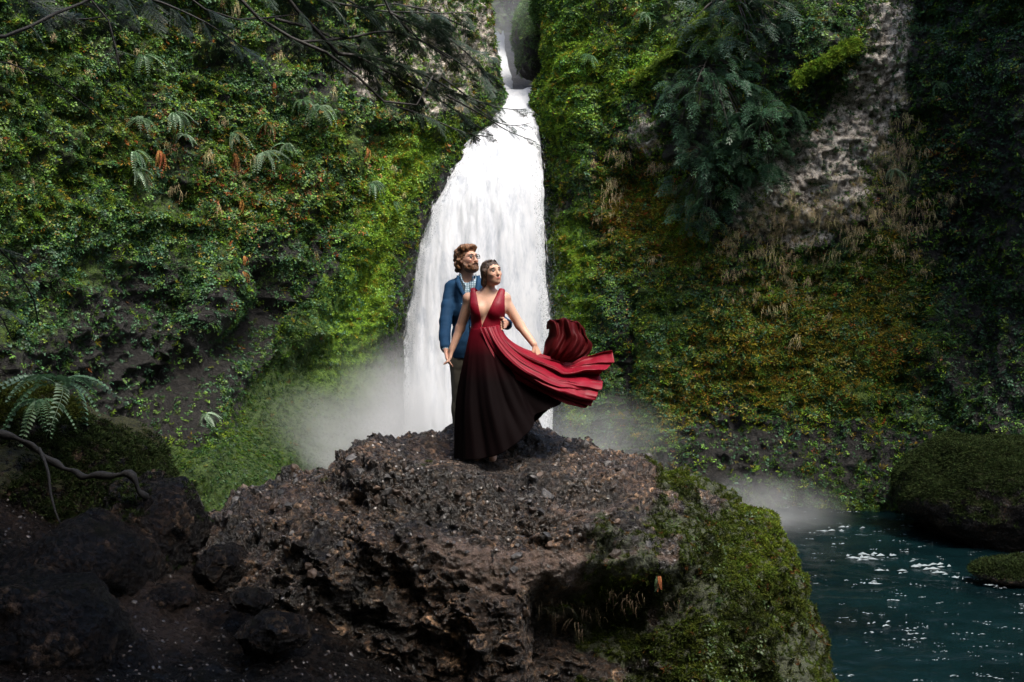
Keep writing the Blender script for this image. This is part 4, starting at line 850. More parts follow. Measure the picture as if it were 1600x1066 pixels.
FR = [('L', 222, 185, .75, 'large fern clump with long fronds, upper left part of the left wall', 'gpggp'), ('L', 250, 178, .6, 'pale fern just right of the large clump on the left wall', 'pgp'),
      ('L', 188, 232, .55, 'fern above the orange dead fern, left part of the left wall', 'gpg'), ('L', 188, 262, .6, 'drooping pale fern at the left, below its neighbour fern', 'pgp'),
      ('L', 355, 205, .6, 'fern above the middle of the left wall, dead fronds beneath it', 'pgpgb'), ('L', 400, 245, .72, 'brightest fern of the left wall, its fronds spread like a star', 'ppp'),
      ('L', 410, 200, .5, 'fern with reddish dead fronds right of the star shaped fern', 'gbgb'), ('L', 436, 226, .45, 'small fern just right of the star shaped fern', 'gp'),
      ('L', 475, 172, .75, 'wide fern high on the left wall beneath the dark boughs', 'pgpg'), ('L', 452, 165, .55, 'dim fern left of the wide fern beneath the boughs', 'g'),
      ('L', 218, 95, .6, 'upright fern high on the left wall', 'gpg'), ('L', 562, 298, .55, 'fern on the left wall nearest to the fall', 'gp'), ('L', 290, 208, .4, 'small light green fern between two larger ones', 'p'),
      ('L', 358, 425, .35, 'small fern on the diagonal rib of the left wall', 'gb'), ('L', 312, 660, .45, 'lone hanging fern at the bottom of the left wall', 'pgp'), ('L', 600, 315, .35, 'tiny fern beside the bright moss slope', 'g'),
      ('R', 1392, 275, .5, 'blue green fern under the pale rock of the right wall', 'gp'), ('R', 920, 95, .5, 'fern on the upper part of the right wall near the gap', 'g'), ('R', 1230, 175, .5, 'fern hanging beside the mossy ledge of the right wall', 'gp'),
      ('R', 1010, 35, .5, 'fern at the top of the right wall above the mossy branch', 'gp'), ('R', 1470, 130, .5, 'fern in the dark upper corner of the right wall', 'g')]
for k, (sd, x, y, s, lab, kinds) in enumerate(FR):
    p, nr = on_wall(sd, x, y); fern(p + nr * .16, nr, s * .85, lab, kinds, 8 + k % 3, 40 + k)
for k, (x, y, s, lab) in enumerate(((240, 232, .55, 'orange dead fern hanging on the left wall'), (362, 238, .5, 'rust coloured dead fern in the middle of the left wall'), (368, 312, .4, 'yellow orange dead fern low on the left wall'), (375, 400, .3, 'small orange dead fern on the diagonal rib'), (412, 130, .4, 'salmon coloured dead fern under the dark boughs'), (555, 235, .35, 'reddish dead fern near the bright moss slope'))):
    p, nr = on_wall('L', x, y); fern(p + nr * .06, nr, s, lab, 'b', 7, 80 + k, 'dead ferns on the left wall', 1.8, .9)
fern(P(88, 600, 7.95) , np.array((.5, -.8, 0)), .50, 'big fern arching off the mossy top of the left bank', 'ggpg', 13, 5, None, 4.6, -.25)
fern(P(62, 625, 7.7), np.array((.2, -.9, 0)), .36, 'smaller dim fern below the big fern on the bank', 'g', 8, 6, None, 3.2, .1)
p = P(1030, 905, 7.0); k = np.argmin(((XB - P(1028, 900, 6.9)) ** 2).sum(-1)); i, j = divmod(int(k), NPH)
fern(XB[i, j], np.array((.1, -1, 0)), .12, 'little half brown fern on the mossy edge of the boulder', 'bgb', 5, 8, None, 1.6, .8)

# mossy fallen branch and ledge on the right wall
mosb = simple('moss_bark', (.13, .19, .02), .95, .5, 30, .9)
def wallpts(side, pts, off): 
    out = []
    for x, y in pts: p, nr = on_wall(side, x, y); out.append(p + np.array((0, -off, 0)))
    return np.array(out)
def smooth_pts(a, k=3):
    for _ in range(k): a[1:-1] = (a[:-2] + 2 * a[1:-1] + a[2:]) / 4
    return a
b = MB(); q = smooth_pts(spline(wallpts('R', [(992, 136), (1015, 118), (1040, 98), (1058, 84), (1085, 62), (1105, 40)], .3), 26)); b.tube(q, np.linspace(.05, .09, 26), 8, True, .04, 3)
b.tube(spline([q[10], q[10] + (.3, -.2, .1), q[10] + (.7, -.25, -.1)], 8), np.linspace(.035, .01, 8), 5, True, .01)
o = b.build('fallen_branch', mosb); tag(o, 'bright mossy bare branch leaning on the right wall beside the dark shrub', 'branch')
bp = [(q, 300)]
q2 = smooth_pts(spline(wallpts('R', [(1232, 134), (1252, 120), (1275, 104), (1300, 88), (1318, 80)], .42), 26)); b = MB(); b.tube(q2, np.interp(np.linspace(0, 1, 26), [0, .5, 1], [.06, .13, .06]), 12, True, .06, 9)
o = b.build('log', mosb); tag(o, 'thick log under vivid green moss high on the right wall', 'log'); bp.append((q2, 1500))
pp, nn_, ss = [], [], []
for q_, c_ in bp:
    k = rng.integers(0, len(q_), c_); a = rng.random(c_) * 6.28; d = np.stack([np.cos(a), -abs(np.sin(a)), np.sin(a) * .9 + .3], -1); rr0 = .05 if c_ < 500 else .08
    pp.append(q_[k] + d * rr0 + rng.normal(0, .05, (c_, 3))); nn_.append(d); ss.append(rng.uniform(.03, .055, c_))
pp = np.concatenate(pp); scatter('moss', pp, np.concatenate(nn_), np.concatenate(ss), np.array((.13, .21, .018)) * rng.uniform(.5, 1.2, (len(pp), 1)), mosses, 28, False, .3, 'vivid moss over the log and the bare branch on the right wall', 'moss')

# ------------------------------------------------------------------ dark evergreen shrubs on the right wall
CG = m_leafc('evergreen', (.034, .088, .042), .45, .15, .8, .5, .03); CD = m_leafc('evergreen_dark', (.018, .045, .026), .5, .12, .6, .5, .03)
sprays = [spray_mesh(s, CG, 1., 8, .5 + .2 * (s % 2), .115) for s in (1, 2, 3)]; twig_m = simple('twig_bark', (.035, .028, .020), .7, .4, 40, .5)
def shrub(cx, cy, rx, ry, n, lab, seed, side='R', size=.5, ms=None):
    rng = np.random.default_rng(seed); p0, n0 = on_wall(side, cx, cy - ry * .6); o = empty('shrub', Vector(p0)); tag(o, lab, 'shrub', 'dark evergreen shrubs on the right wall'); st = MB()
    for k in range(n):
        while 1:
            a, b_ = rng.uniform(-1, 1, 2)
            if a * a + b_ * b_ < 1: break
        p, nr = on_wall(side, cx + a * rx, cy + b_ * ry); out = rng.uniform(.1, .95) * (1 - .6 * (a * a + b_ * b_)); p = p + np.array((0, -out, 0)); loc = Vector(p - p0)
        s = bpy.data.objects.new('spray', (ms or sprays)[k % 3]); s.parent = o; C.objects.link(s); s.location = loc
        az = math.atan2(-1, .2 + a * 1.1) + rng.normal(0, .45); sc = size * rng.uniform(.6, 1.2); s.rotation_euler = (rng.normal(0, .5), rng.uniform(-.1, .7), az); s.scale = (sc,) * 3
        if k % 4 == 0: st.tube(spline([np.zeros(3), np.array(loc) * .5 + (0, -.1, .12), np.array(loc)], 7), np.linspace(.03, .008, 7), 4)
    st.build('stem', twig_m, o)
shrub(1110, 160, 72, 85, 135, 'largest dark evergreen shrub, spilling down beside the mossy branch', 1)
shrub(1185, 215, 62, 62, 100, 'dark evergreen shrub between the largest shrub and the pale rock', 2)
shrub(1105, 290, 56, 72, 110, 'lowest dark evergreen shrub, hanging like a tongue over the wall', 3)
shrub(1150, 40, 85, 50, 90, 'dark evergreen shrub at the top edge above the others', 4, 'R', .6, [spray_mesh(s, CD, 1., 8, .5, .115) for s in (7, 8, 9)])

# ------------------------------------------------------------------ the conifer whose boughs hang into the upper left
HB = simple('bough_bark', (.016, .014, .012), .7, .4, 40, .6); HG = m_leafc('needles', (.022, .042, .022), .5, .12, .8, .4, .03); HL = m_leafc('needles_sparse', (.05, .07, .055), .5, .12, .6, .4, .03)
tree = empty('conifer_tree', (-4.4, 0.6, 2.4)); tag(tree, 'dark conifer left of the path whose drooping boughs cross the upper left', 'tree'); to = np.array(tree.location)
t_ = MB(); t_.tube(spline([(0, 0, -.8), (0, 0, 1.5), (.1, .1, 4), (.3, .2, 9), (.3, .2, 15)], 24), np.interp(np.linspace(0, 1, 24), [0, .1, 1], [.55, .38, .08]), 14, True, .05, 2); t_.build('trunk', bark, tree)
def needle_twig(seed, m, L=1., dens=26, leaf=.045, side=5, nw=.014):
    rng = np.random.default_rng(seed); b = MB(); f = lambda t: np.array((L * t, .04 * L * math.sin(4 * t + seed), -.22 * L * t * t)); b.tube([f(t) for t in np.linspace(0, 1, 6)], np.linspace(.008, .002, 6) * L, 3, cap=False)
    def needles(g, n, k):
        for i in range(n):
            t = (i + .5) / n; p = g(t); d = g(min(1, t + .03)) - g(t - .03); d /= np.linalg.norm(d)
            for s2 in (-1, 1):
                e = np.cross(d, (0, 0, 1.)) * s2 + d * .45 + (0, 0, rng.normal(-.05, .12)); e /= np.linalg.norm(e); le = leaf * L * rng.uniform(.6, 1.1) * k; o_ = np.cross(e, (0, 0, 1.)) * nw * L
                b.add([p, p + e * le * .5 + o_, p + e * le, p + e * le * .5 - o_], [(0, 1, 2, 3)])
    needles(f, dens, 1)
    for q in range(side):
        for sg in (-1, 1):
            t0 = (q + 1) / (side + 1.5) + rng.uniform(-.04, .04); l2 = L * .45 * (1.1 - t0) * rng.uniform(.7, 1.2); dd_ = np.array((.75, sg * .62, -.15 + rng.normal(0, .1))); p0 = f(t0)
            g = lambda t, p0=p0, dd_=dd_, l2=l2: p0 + dd_ * l2 * t + np.array((0, 0, -.15 * l2 * t * t))
            b.tube([g(0), g(.5), g(1)], .003 * L, 3, cap=False); needles(g, int(dens * .45), .9)
    return b.mesh('twig', m, smooth=False)
tw_d = [needle_twig(s, HG, 1., 38, .075, 6, .0085) for s in (1, 2, 3)]; tw_s = [needle_twig(s, HG, 1., 34, .075, 4, .0085) for s in (4, 5, 6)]; tw_l = [needle_twig(s, HL, 1., 34, .075, 5, .0085) for s in (11, 12, 13)]
ntw = [0]
def bough(pts, r0, r1, twigs, n, size, seed, t0=.25, droop=.35):
    rng = np.random.default_rng(seed); q = spline([np.array(p) for p in pts], 40) - to; b = MB(); b.tube(q, np.linspace(r0, r1, 40), 6, True, r0 * .3, seed); br = b.build('branch', HB, tree)
    for k in range(n):
        t = t0 + (1 - t0) * (k + rng.random()) / n; i = min(int(t * 39), 38); p = q[i]; d = q[i + 1] - q[i]; d /= np.linalg.norm(d); az = math.atan2(d[1], d[0]) + (1 if k % 2 else -1) * rng.uniform(.3, 1.2); sc = size * rng.uniform(.55, 1.15) * (1.15 - .5 * t)
        s = bpy.data.objects.new('twig', twigs[k % 3]); s.parent = br; C.objects.link(s); s.location = p; s.rotation_euler = (rng.normal(0, .5), droop + rng.uniform(-.4, .5), az); s.scale = (sc,) * 3
TR = lambda z: (-4.3, .7, z)
bough([TR(10.5), P(-260, -420, 5.6), P(60, -260, 6.2), P(290, -90, 6.6), (P(375, 0, 6.8)), P(415, 36, 6.8), P(465, 66, 6.9), P(525, 90, 6.9), P(566, 125, 7.0), P(600, 160, 7.0), P(635, 170, 7.0), P(665, 150, 7.1), P(676, 118, 7.1)], .045, .006, tw_s, 34, .34, 1, .4)
bough([TR(11), P(-100, -520, 5.8), P(220, -300, 6.4), P(450, -5, 6.9), P(490, 40, 7.0), P(528, 84, 7.0)], .035, .012, tw_d, 22, .42, 2, .45)
bough([P(528, 84, 7.0), P(600, 95, 7.1), P(668, 120, 7.2), P(720, 150, 7.3), P(760, 172, 7.3)], .014, .004, tw_d, 22, .34, 3, .05)
bough([P(600, 160, 7.0), P(660, 180, 7.1), P(720, 205, 7.2), P(765, 215, 7.2)], .010, .003, tw_s, 9, .26, 4, .2, .2)
bough([P(690, 120, 7.1), P(730, 150, 7.2), P(778, 168, 7.2), P(822, 172, 7.2)], .008, .002, tw_s, 9, .20, 41, .3, .15)
bough([P(700, 150, 7.1), P(750, 178, 7.2), P(795, 205, 7.2), P(838, 222, 7.2)], .008, .002, tw_s, 9, .19, 42, .3, .15)
bough([P(740, 165, 7.1), P(775, 190, 7.2), P(805, 196, 7.2), P(830, 192, 7.2)], .006, .002, tw_s, 8, .15, 43, .3, .15)
bough([P(470, 66, 6.9), P(540, 60, 7.1), P(610, 50, 7.2), P(680, 75, 7.3), P(735, 110, 7.3)], .012, .004, tw_d, 24, .36, 5, .05)
bough([TR(11.5), P(0, -600, 6), P(350, -350, 6.6), P(560, -80, 7.0), P(610, 20, 7.1), P(650, 60, 7.2), P(700, 90, 7.2)], .035, .006, tw_d, 26, .40, 6, .55)
for kb, (pts_, n_) in enumerate((([P(430, 30, 6.9), P(500, 50, 7.1), P(560, 90, 7.2), P(610, 130, 7.3), P(640, 160, 7.3)], 18), ([P(610, 20, 7.1), P(650, 40, 7.2), P(700, 60, 7.3), P(745, 100, 7.4), P(765, 140, 7.4)], 20), ([P(380, -30, 6.9), P(480, -5, 7.0), P(580, 15, 7.2), P(660, 20, 7.3), P(740, 20, 7.4)], 26), ([P(560, 90, 7.0), P(640, 130, 7.2), P(700, 165, 7.3), P(750, 200, 7.3)], 16), ([P(150, -20, 6.8), P(240, 0, 6.9), P(330, 40, 7.0), P(400, 90, 7.1)], 18), ([P(0, -30, 6.6), P(60, 10, 6.7), P(120, 30, 6.8), P(200, 20, 6.9)], 18))):
    bough(pts_, .012, .003, tw_d, n_, .36, 60 + kb, .05)
bough([TR(9.5), P(-420, -300, 5.4), P(-160, -120, 6.0), P(60, -60, 6.4), P(170, 30, 6.6), P(182, 90, 6.6), P(188, 125, 6.6)], .03, .005, tw_l, 20, .34, 7, .5)
bough([TR(8.5), P(-400, -100, 5.4), P(-150, 30, 6.0), P(0, 58, 6.3), P(70, 28, 6.5), P(140, 0, 6.7), P(190, -30, 6.9)], .028, .010, tw_l, 22, .34, 8, .45)
bough([TR(10.2), P(-200, -330, 5.8), P(60, -200, 6.3), P(225, -60, 6.7), P(330, 20, 6.9), P(395, 30, 7.0), P(470, 22, 7.1)], .03, .006, tw_d, 22, .38, 9, .5)
bough([TR(11.2), P(-50, -500, 6), P(300, -250, 6.6), P(470, -60, 7.0), P(560, 10, 7.2), P(640, 5, 7.3), P(720, 40, 7.4)], .03, .006, tw_d, 26, .40, 10, .5)
bough([TR(6.3), P(-420, 250, 5.8), P(-200, 300, 6.6), P(-60, 350, 7.2), P(10, 400, 7.6), P(45, 450, 7.9), P(60, 500, 8.1)], .024, .005, tw_l, 30, .48, 11, .5)
bough([TR(5.6), P(-420, 380, 5.8), P(-200, 400, 6.6), P(-70, 440, 7.2), P(-10, 480, 7.5), P(20, 530, 7.7)], .022, .005, tw_l, 24, .45, 12, .5)
bough([TR(7.6), P(-420, 60, 5.6), P(-200, 90, 6.2), P(0, 96, 6.8), P(110, 145, 7.1), P(170, 200, 7.3)], .02, .003, tw_s, 10, .22, 13, .6)
# the crown overhead: big boughs above the frame that shade the trail
crown = [spray_mesh(s, CD, 1., 10, .35, .11) for s in (31, 32, 33)]; rng = np.random.default_rng(77)
for lv in range(17):
    z = 4.4 + lv * .6; L = (5.0 - .18 * lv); 
    for k in range(6):
        a = k * 1.0472 + lv * .9 + rng.normal(0, .2); d = np.array((math.cos(a), math.sin(a), 0)); 
        end = d * L; wx = end[0] + to[0]; wy = end[1] + to[1]; zz = 2.6 + z - .12 * L
        if wy > 0 and abs((wx) / max(wy, .1)) < .62 and (zz - EYE) / max(wy, .1) < .66: continue
        b = MB(); q = spline([d * .2 + (0, 0, z), d * L * .5 + (0, 0, z + .2), d * L + (0, 0, z - .5)], 9); b.tube(q, np.linspace(.07, .015, 9), 5); br = b.build('branch', HB, tree)
        for m_ in range(17):
            t = .2 + .8 * m_ / 14; p = q[min(int(t * 8), 8)]; s = bpy.data.objects.new('spray', crown[m_ % 3]); s.parent = br; C.objects.link(s); s.location = p; s.rotation_euler = (rng.normal(0, .3), rng.uniform(-.1, .35), a + (1 if m_ % 2 else -1) * rng.uniform(.2, 1.2)); sc = (1.7 - .6 * t); s.scale = (sc,) * 3

for k in range(22):     # long boughs added unseen above the frame to shade trail and boulder foot
    a = rad(-14 + 62 * rng.random()); L = rng.uniform(4.6, 7.4); z = rng.uniform(5.4, 7.6); d = np.array((math.cos(a), math.sin(a), 0)); end = d * L + to[:3]
    if end[1] > 3.9: L *= .72
    b = MB(); q = spline([d * .2 + (0, 0, z), d * L * .5 + (0, 0, z + .25), d * L + (0, 0, z - .35)], 12); b.tube(q, np.linspace(.08, .012, 12), 5); br = b.build('branch', HB, tree)
    for m_ in range(22):
        t = .2 + .8 * m_ / 21; p = q[min(int(t * 11), 11)]; s = bpy.data.objects.new('spray', crown[m_ % 3]); s.parent = br; C.objects.link(s); s.location = p; s.rotation_euler = (rng.normal(0, .3), rng.uniform(-.1, .3), a + (1 if m_ % 2 else -1) * rng.uniform(.2, 1.2)); sc = (1.6 - .6 * t); s.scale = (sc,) * 3
# ------------------------------------------------------------------ the couple
class Field:
    "signed distance field on a grid; shapes are joined smoothly and turned into one surface"
    def __init__(s, lo, hi, h):
        lo, hi = np.minimum(lo, hi), np.maximum(lo, hi); s.lo = np.array(lo, float); s.h = h; s.n = np.ceil((np.array(hi) - s.lo) / h).astype(int) + 1; s.F = np.full(tuple(s.n), .25, np.float32)
    def box(s, lo, hi, pad=.05):
        a = np.clip(np.floor((np.array(lo) - pad - s.lo) / s.h).astype(int), 0, s.n); b_ = np.clip(np.ceil((np.array(hi) + pad - s.lo) / s.h).astype(int) + 1, 0, s.n); b_ = np.maximum(a, b_)
        sl_ = tuple(slice(x, y) for x, y in zip(a, b_)); ax = [s.lo[k] + s.h * np.arange(a[k], b_[k]) for k in range(3)]
        return sl_, np.stack(np.meshgrid(*ax, indexing='ij'), -1).astype(np.float32)
    def join(s, sl_, d, k, op='add'):
        f = s.F[sl_]; 
        if f.size == 0: return
        if op == 'sub': d = -d; hh = np.clip(.5 - .5 * (f - d) / k, 0, 1); s.F[sl_] = f * (1 - hh) + d * hh + k * hh * (1 - hh); return
        hh = np.clip(.5 + .5 * (d - f) / k, 0, 1); s.F[sl_] = d * (1 - hh) + f * hh - k * hh * (1 - hh)
    def cone(s, a, b, ra, rb, k=.02, fy=1., op='add'):
        a = np.array(a, float); b = np.array(b, float); r = max(ra, rb); sl_, p = s.box(np.minimum(a, b) - r * max(1, fy), np.maximum(a, b) + r * max(1, fy))
        ba = b - a; t = np.clip(((p - a) @ ba) / (ba @ ba + 1e-9), 0, 1); q = p - a - t[..., None] * ba; q[..., 1] /= fy
        s.join(sl_, np.sqrt((q ** 2).sum(-1)) - (ra + (rb - ra) * t), k, op)
    def chain(s, pts, rs, k=.02, fy=1.):
        for i in range(len(pts) - 1): s.cone(pts[i], pts[i + 1], rs[i], rs[i + 1], k, fy)
    def ell(s, c, r, R=None, k=.02, op='add'):
        c = np.array(c, float); r = np.array(r, float); m = r.max(); sl_, p = s.box(c - m, c + m); q = p - c
        if R is not None: q = q @ R
        k0 = np.sqrt(((q / r) ** 2).sum(-1)); k1 = np.sqrt(((q / r ** 2) ** 2).sum(-1)) + 1e-6; s.join(sl_, k0 * (k0 - 1) / k1, k, op)
    def cut(s, fn, k=.004, lo=None, hi=None):
        "keep only where fn(p) < 0"
        sl_, p = s.box(s.lo if lo is None else lo, s.lo + s.n * s.h if hi is None else hi, 0); f = s.F[sl_]; s.F[sl_] = np.maximum(f, fn(p))
    def warp_noise(s, amp, sc, seed):
        sl_, p = s.box(s.lo, s.lo + s.n * s.h, 0); m = s.F < .06; s.F[m] += amp * fbm(p[m] * np.array(sc), 3, seed)
    def surf(s):
        F_ = s.F; S = F_ < 0; n = np.array(F_.shape); c = np.zeros(tuple(n - 1), np.uint8)
        offs = [(i, j, k) for i in (0, 1) for j in (0, 1) for k in (0, 1)]
        for o_ in offs: c += S[o_[0]:n[0] - 1 + o_[0], o_[1]:n[1] - 1 + o_[1], o_[2]:n[2] - 1 + o_[2]]
        act = (c > 0) & (c < 8); cells = np.argwhere(act); idx = -np.ones(act.shape, np.int64); idx[act] = np.arange(len(cells))
        acc = np.zeros((len(cells), 3)); cnt = np.zeros(len(cells))
        for a in offs:
            for ax in range(3):
                if a[ax]: continue
                b_ = list(a); b_[ax] = 1; fa = F_[tuple((cells + a).T)]; fb = F_[tuple((cells + b_).T)]; m = (fa < 0) != (fb < 0); t_ = np.where(m, fa / np.where(m, fa - fb, 1), 0)
                acc += m[:, None] * (np.array(a) + t_[:, None] * (np.array(b_) - np.array(a))); cnt += m
        V = s.lo + (cells + acc / cnt[:, None]) * s.h; Q = []
        for ax in range(3):
            u_, v_ = [(1, 2), (2, 0), (0, 1)][ax]; A = np.moveaxis(S, ax, 0); ch = np.argwhere((A[:-1] != A[1:])); p_ = np.zeros_like(ch); rest = [k for k in range(3) if k != ax]
            p_[:, ax] = ch[:, 0]; p_[:, rest[0]] = ch[:, 1]; p_[:, rest[1]] = ch[:, 2]
            ok = (p_[:, u_] > 0) & (p_[:, v_] > 0) & (p_[:, u_] < n[u_] - 1) & (p_[:, v_] < n[v_] - 1); p_ = p_[ok]; inside = S[tuple(p_.T)]
            e = np.eye(3, dtype=int); q = [idx[tuple((p_ - e[u_] - e[v_]).T)], idx[tuple((p_ - e[v_]).T)], idx[tuple(p_.T)], idx[tuple((p_ - e[u_]).T)]]
            q = np.stack(q, -1); q[~inside] = q[~inside][:, ::-1]; Q.append(q[(q >= 0).all(1)])
        return V, np.concatenate(Q)
def relax(V, Q, it=1):
    E = np.concatenate([Q[:, [0, 1]], Q[:, [1, 2]], Q[:, [2, 3]], Q[:, [3, 0]]]); 
    for _ in range(it):
        A = np.zeros_like(V); n_ = np.zeros(len(V)); 
        for k in range(3): A[:, k] = np.bincount(E[:, 0], V[E[:, 1], k], len(V)) + np.bincount(E[:, 1], V[E[:, 0], k], len(V))
        n_ = np.bincount(E[:, 0], minlength=len(V)) + np.bincount(E[:, 1], minlength=len(V)); V = .5 * V + .5 * A / n_[:, None]
    return V
def skinned(name, f, m, parent=None, col=None, it=1):
    V, Q = f.surf(); V = relax(V, Q, it); return obj(name, mesh_np(name, V, Q, True, None if col is None else dict(col=col(V)), m), parent)
def m_col(name, rough, spec=.4, sss=0., bmp=0, scale=60, sheen=0., var=.12):
    m, n, l, b = mat(name); a = N(n, 'ShaderNodeAttribute', attribute_name='col'); t = nz(n, l, scale, 5); r = ramp(n, [(.3, (1 - var,) * 3), (.7, (1 + var,) * 3)]); l.new(t.outputs[0], r.inputs[0])
    l.new(mixc(n, l, 1., a.outputs['Color'], r.outputs[0], 'MULTIPLY'), b.inputs['Base Color']); b.inputs['Roughness'].default_value = rough; b.inputs['Specular IOR Level'].default_value = spec; b.inputs['Sheen Weight'].default_value = sheen
    if sss: b.inputs['Subsurface Weight'].default_value = sss; b.inputs['Subsurface Radius'].default_value = (.02, .008, .004); b.inputs['Subsurface Scale'].default_value = .5
    if bmp: bump(n, l, t.outputs[0], bmp, .01, b)
    return m
skin = m_col('skin', .52, .32, .22, .05, 90, 0, .06)
def hair_mat(name, a, b_):
    m, n, l, b = mat(name); tc = n.new('ShaderNodeTexCoord'); mp = N(n, 'ShaderNodeMapping'); mp.inputs['Scale'].default_value = (1, 1, .25); l.new(tc.outputs['Object'], mp.inputs[0])
    t = nz(n, l, 120, 4, .6, mp.outputs[0], 1.0); r = ramp(n, [(.35, a), (.7, b_)]); l.new(t.outputs[0], r.inputs[0]); l.new(r.outputs[0], b.inputs['Base Color']); b.inputs['Roughness'].default_value = .42; bump(n, l, t.outputs[0], 1., .01, b); return m
def frame(c, yaw, pitch, roll, sc):
    R = np.array((Matrix.Rotation(yaw, 3, 'Z') @ Matrix.Rotation(pitch, 3, 'X') @ Matrix.Rotation(roll, 3, 'Y'))); return (lambda x, y, z: np.array(c) + sc * (R @ np.array((x, y, z), float))), R, sc
def head(f, H, R, s, male):
    f.ell(H(0, .018, .030), s * np.array((.074, .094, .086)), R, .02); f.ell(H(0, -.022, -.025), s * np.array((.060, .068, .085)), R, .03)
    f.ell(H(0, -.052, -.088), s * np.array((.032 if male else .026, .028, .022)), R, .03); f.ell(H(0, -.005, -.065), s * np.array((.056 if male else .050, .06, .035)), R, .03)
    f.ell(H(0, -.074, .034), s * np.array((.048, .012, .012)), R, .025)
    for x in (-1, 1):
        f.ell(H(x * .036, -.062, -.022), s * np.array((.020, .020, .020)), R, .02); f.ell(H(x * .031, -.095, .010), s * np.array((.017, .014, .011)), R, .010, 'sub')
        f.ell(H(x * .074, .014, -.004), s * np.array((.009, .018, .030)), R, .008)
    f.cone(H(0, -.086, .016), H(0, -.108, -.028), s * .0065, s * .0100, .013); f.ell(H(0, -.098, -.032), s * np.array((.0145, .009, .007)), R, .010)
    f.ell(H(0, -.087, -.056), s * np.array((.023, .011, .006)), R, .007); f.ell(H(0, -.085, -.066), s * np.array((.019, .011, .007)), R, .007)
def eyes(H, R, s, parent, iris, look=(0, 0)):
    w_ = simple('eye_white', (.36, .34, .33), .2, .03, 20, 0); i_ = simple('iris', iris, .15, .1, 20, 0); br = simple('brow_hair', tuple(x * .8 for x in iris), .7, .2, 60, .3)
    for x in (-1, 1):
        c = H(x * .031, -.0795, .010); bm = bmesh.new(); bmesh.ops.create_uvsphere(bm, u_segments=16, v_segments=10, radius=s * .0125); me = bpy.data.meshes.new('eye'); bm.to_mesh(me); bm.free(); me.materials.append(w_); o = obj('eye', me, parent); o.location = Vector(c)
        d = R @ np.array((look[0], -1, look[1])); d /= np.linalg.norm(d); q = d * s * .0072; bm = bmesh.new(); bmesh.ops.create_uvsphere(bm, u_segments=12, v_segments=8, radius=s * .0076); me = bpy.data.meshes.new('iris'); bm.to_mesh(me); bm.free(); me.materials.append(i_); e = obj('iris', me, o); e.location = Vector(q)
        b = MB(); b.tube([H(x * .012, -.0915, .030), H(x * .030, -.0925, .035), H(x * .050, -.080, .030)], [s * .002, s * .0026, s * .0014], 6); b.build('eyebrow', br, parent)
        b = MB(); b.tube([H(x * .015, -.0895, .013), H(x * .031, -.0945, .0195), H(x * .047, -.083, .013)], [s * .0015, s * .002, s * .001], 5); b.build('eyelashes', br, parent)
def facecol(H, R, s, c0, base, lip):
    inv = R.T
    def f(V):
        q = ((V - H(0, 0, 0)) @ R) / s; c = np.tile(np.array(base, float), (len(V), 1)); c *= (1 + .10 * fbm(V * 9, 2, 3))[:, None]
        w_ = blob(q[:, 0], q[:, 2], 0, -.061, .024, .010)[:, None] * (q[:, 1] < -.06)[:, None]; c = c * (1 - .9 * w_) + np.array(lip) * .9 * w_
        w_ = ((blob(q[:, 0], q[:, 2], -.038, -.028, .018, .016) + blob(q[:, 0], q[:, 2], .038, -.028, .018, .016)) * (q[:, 1] < -.04))[:, None] * .35; return c * (1 - w_) + c * np.array((1.15, .8, .75)) * w_
    return f
def hand(f, wrist, dirn, palm_n, L, spread, curl, side, r=.0082, k=.006):
    "palm, four unequal fingers with two bends, and a thumb leaving the side of the palm"
    d = np.array(dirn, float); d /= np.linalg.norm(d); n_ = np.array(palm_n, float); n_ -= d * (n_ @ d); n_ /= np.linalg.norm(n_); s_ = np.cross(d, n_) * side; w_ = np.array(wrist, float); pl = L * .52
    for q in (-1.1, -.35, .35, 1.1): f.cone(w_ + s_ * q * .007, w_ + d * pl + s_ * q * .020 * spread, .013, .0115, .010)
    for q, (o_, ln) in enumerate(((-1.5, .44), (-.5, .50), (.5, .47), (1.5, .36))):
        base = w_ + d * pl * .97 + s_ * o_ * .0155 * spread; a = curl; p1 = base + (d * math.cos(a) + n_ * math.sin(a) + s_ * o_ * .05) * L * ln * .5; a2 = curl * 2.1; p2 = p1 + (d * math.cos(a2) + n_ * math.sin(a2)) * L * ln * .32; a3 = curl * 3.; p3 = p2 + (d * math.cos(a3) + n_ * math.sin(a3)) * L * ln * .26
        f.cone(base, p1, r * 1.08, r, k); f.cone(p1, p2, r, r * .92, k); f.cone(p2, p3, r * .92, r * .78, k)
    tb = w_ + d * pl * .25 - s_ * .018; t1 = tb + (d * .75 - s_ * .55 + n_ * .3) * L * .22; t2 = t1 + (d * .9 - s_ * .05 + n_ * .4) * L * .17; f.cone(tb, t1, .012, .010, .008); f.cone(t1, t2, .010, .008, k)

# ---------------- woman in the red gown
WY = 7.9; W = lambda px, py, dy=0.: P(px, py, WY + dy)
Hw, Rw, sw = frame(W(768.5, 427, -.01), rad(33), rad(-8), rad(-7), .89)
bodyW = Field(W(690, 398, -.30) - .02, W(860, 735, .25) + .02, .0052)
f = bodyW; head(f, Hw, Rw, sw, False)
f.cone(W(764, 444, .02), W(762, 462, .03), .048, .047, .02); f.cone(W(762, 458, .03), W(743, 464, .05), .044, .038, .03); f.cone(W(763, 458, .03), W(786, 464, .02), .044, .038, .03)
f.cone(W(751, 478, .03), W(776, 478, .01), .088, .088, .04, .85); f.cone(W(755, 492, .03), W(768, 492, .02), .090, .090, .04, .85); f.cone(W(757, 512, .03), W(763, 512, .02), .098, .098, .05, .80)
f.ell(W(749, 485, -.035), (.048, .045, .055), None, .04); f.ell(W(772, 485, -.045), (.048, .045, .055), None, .04)
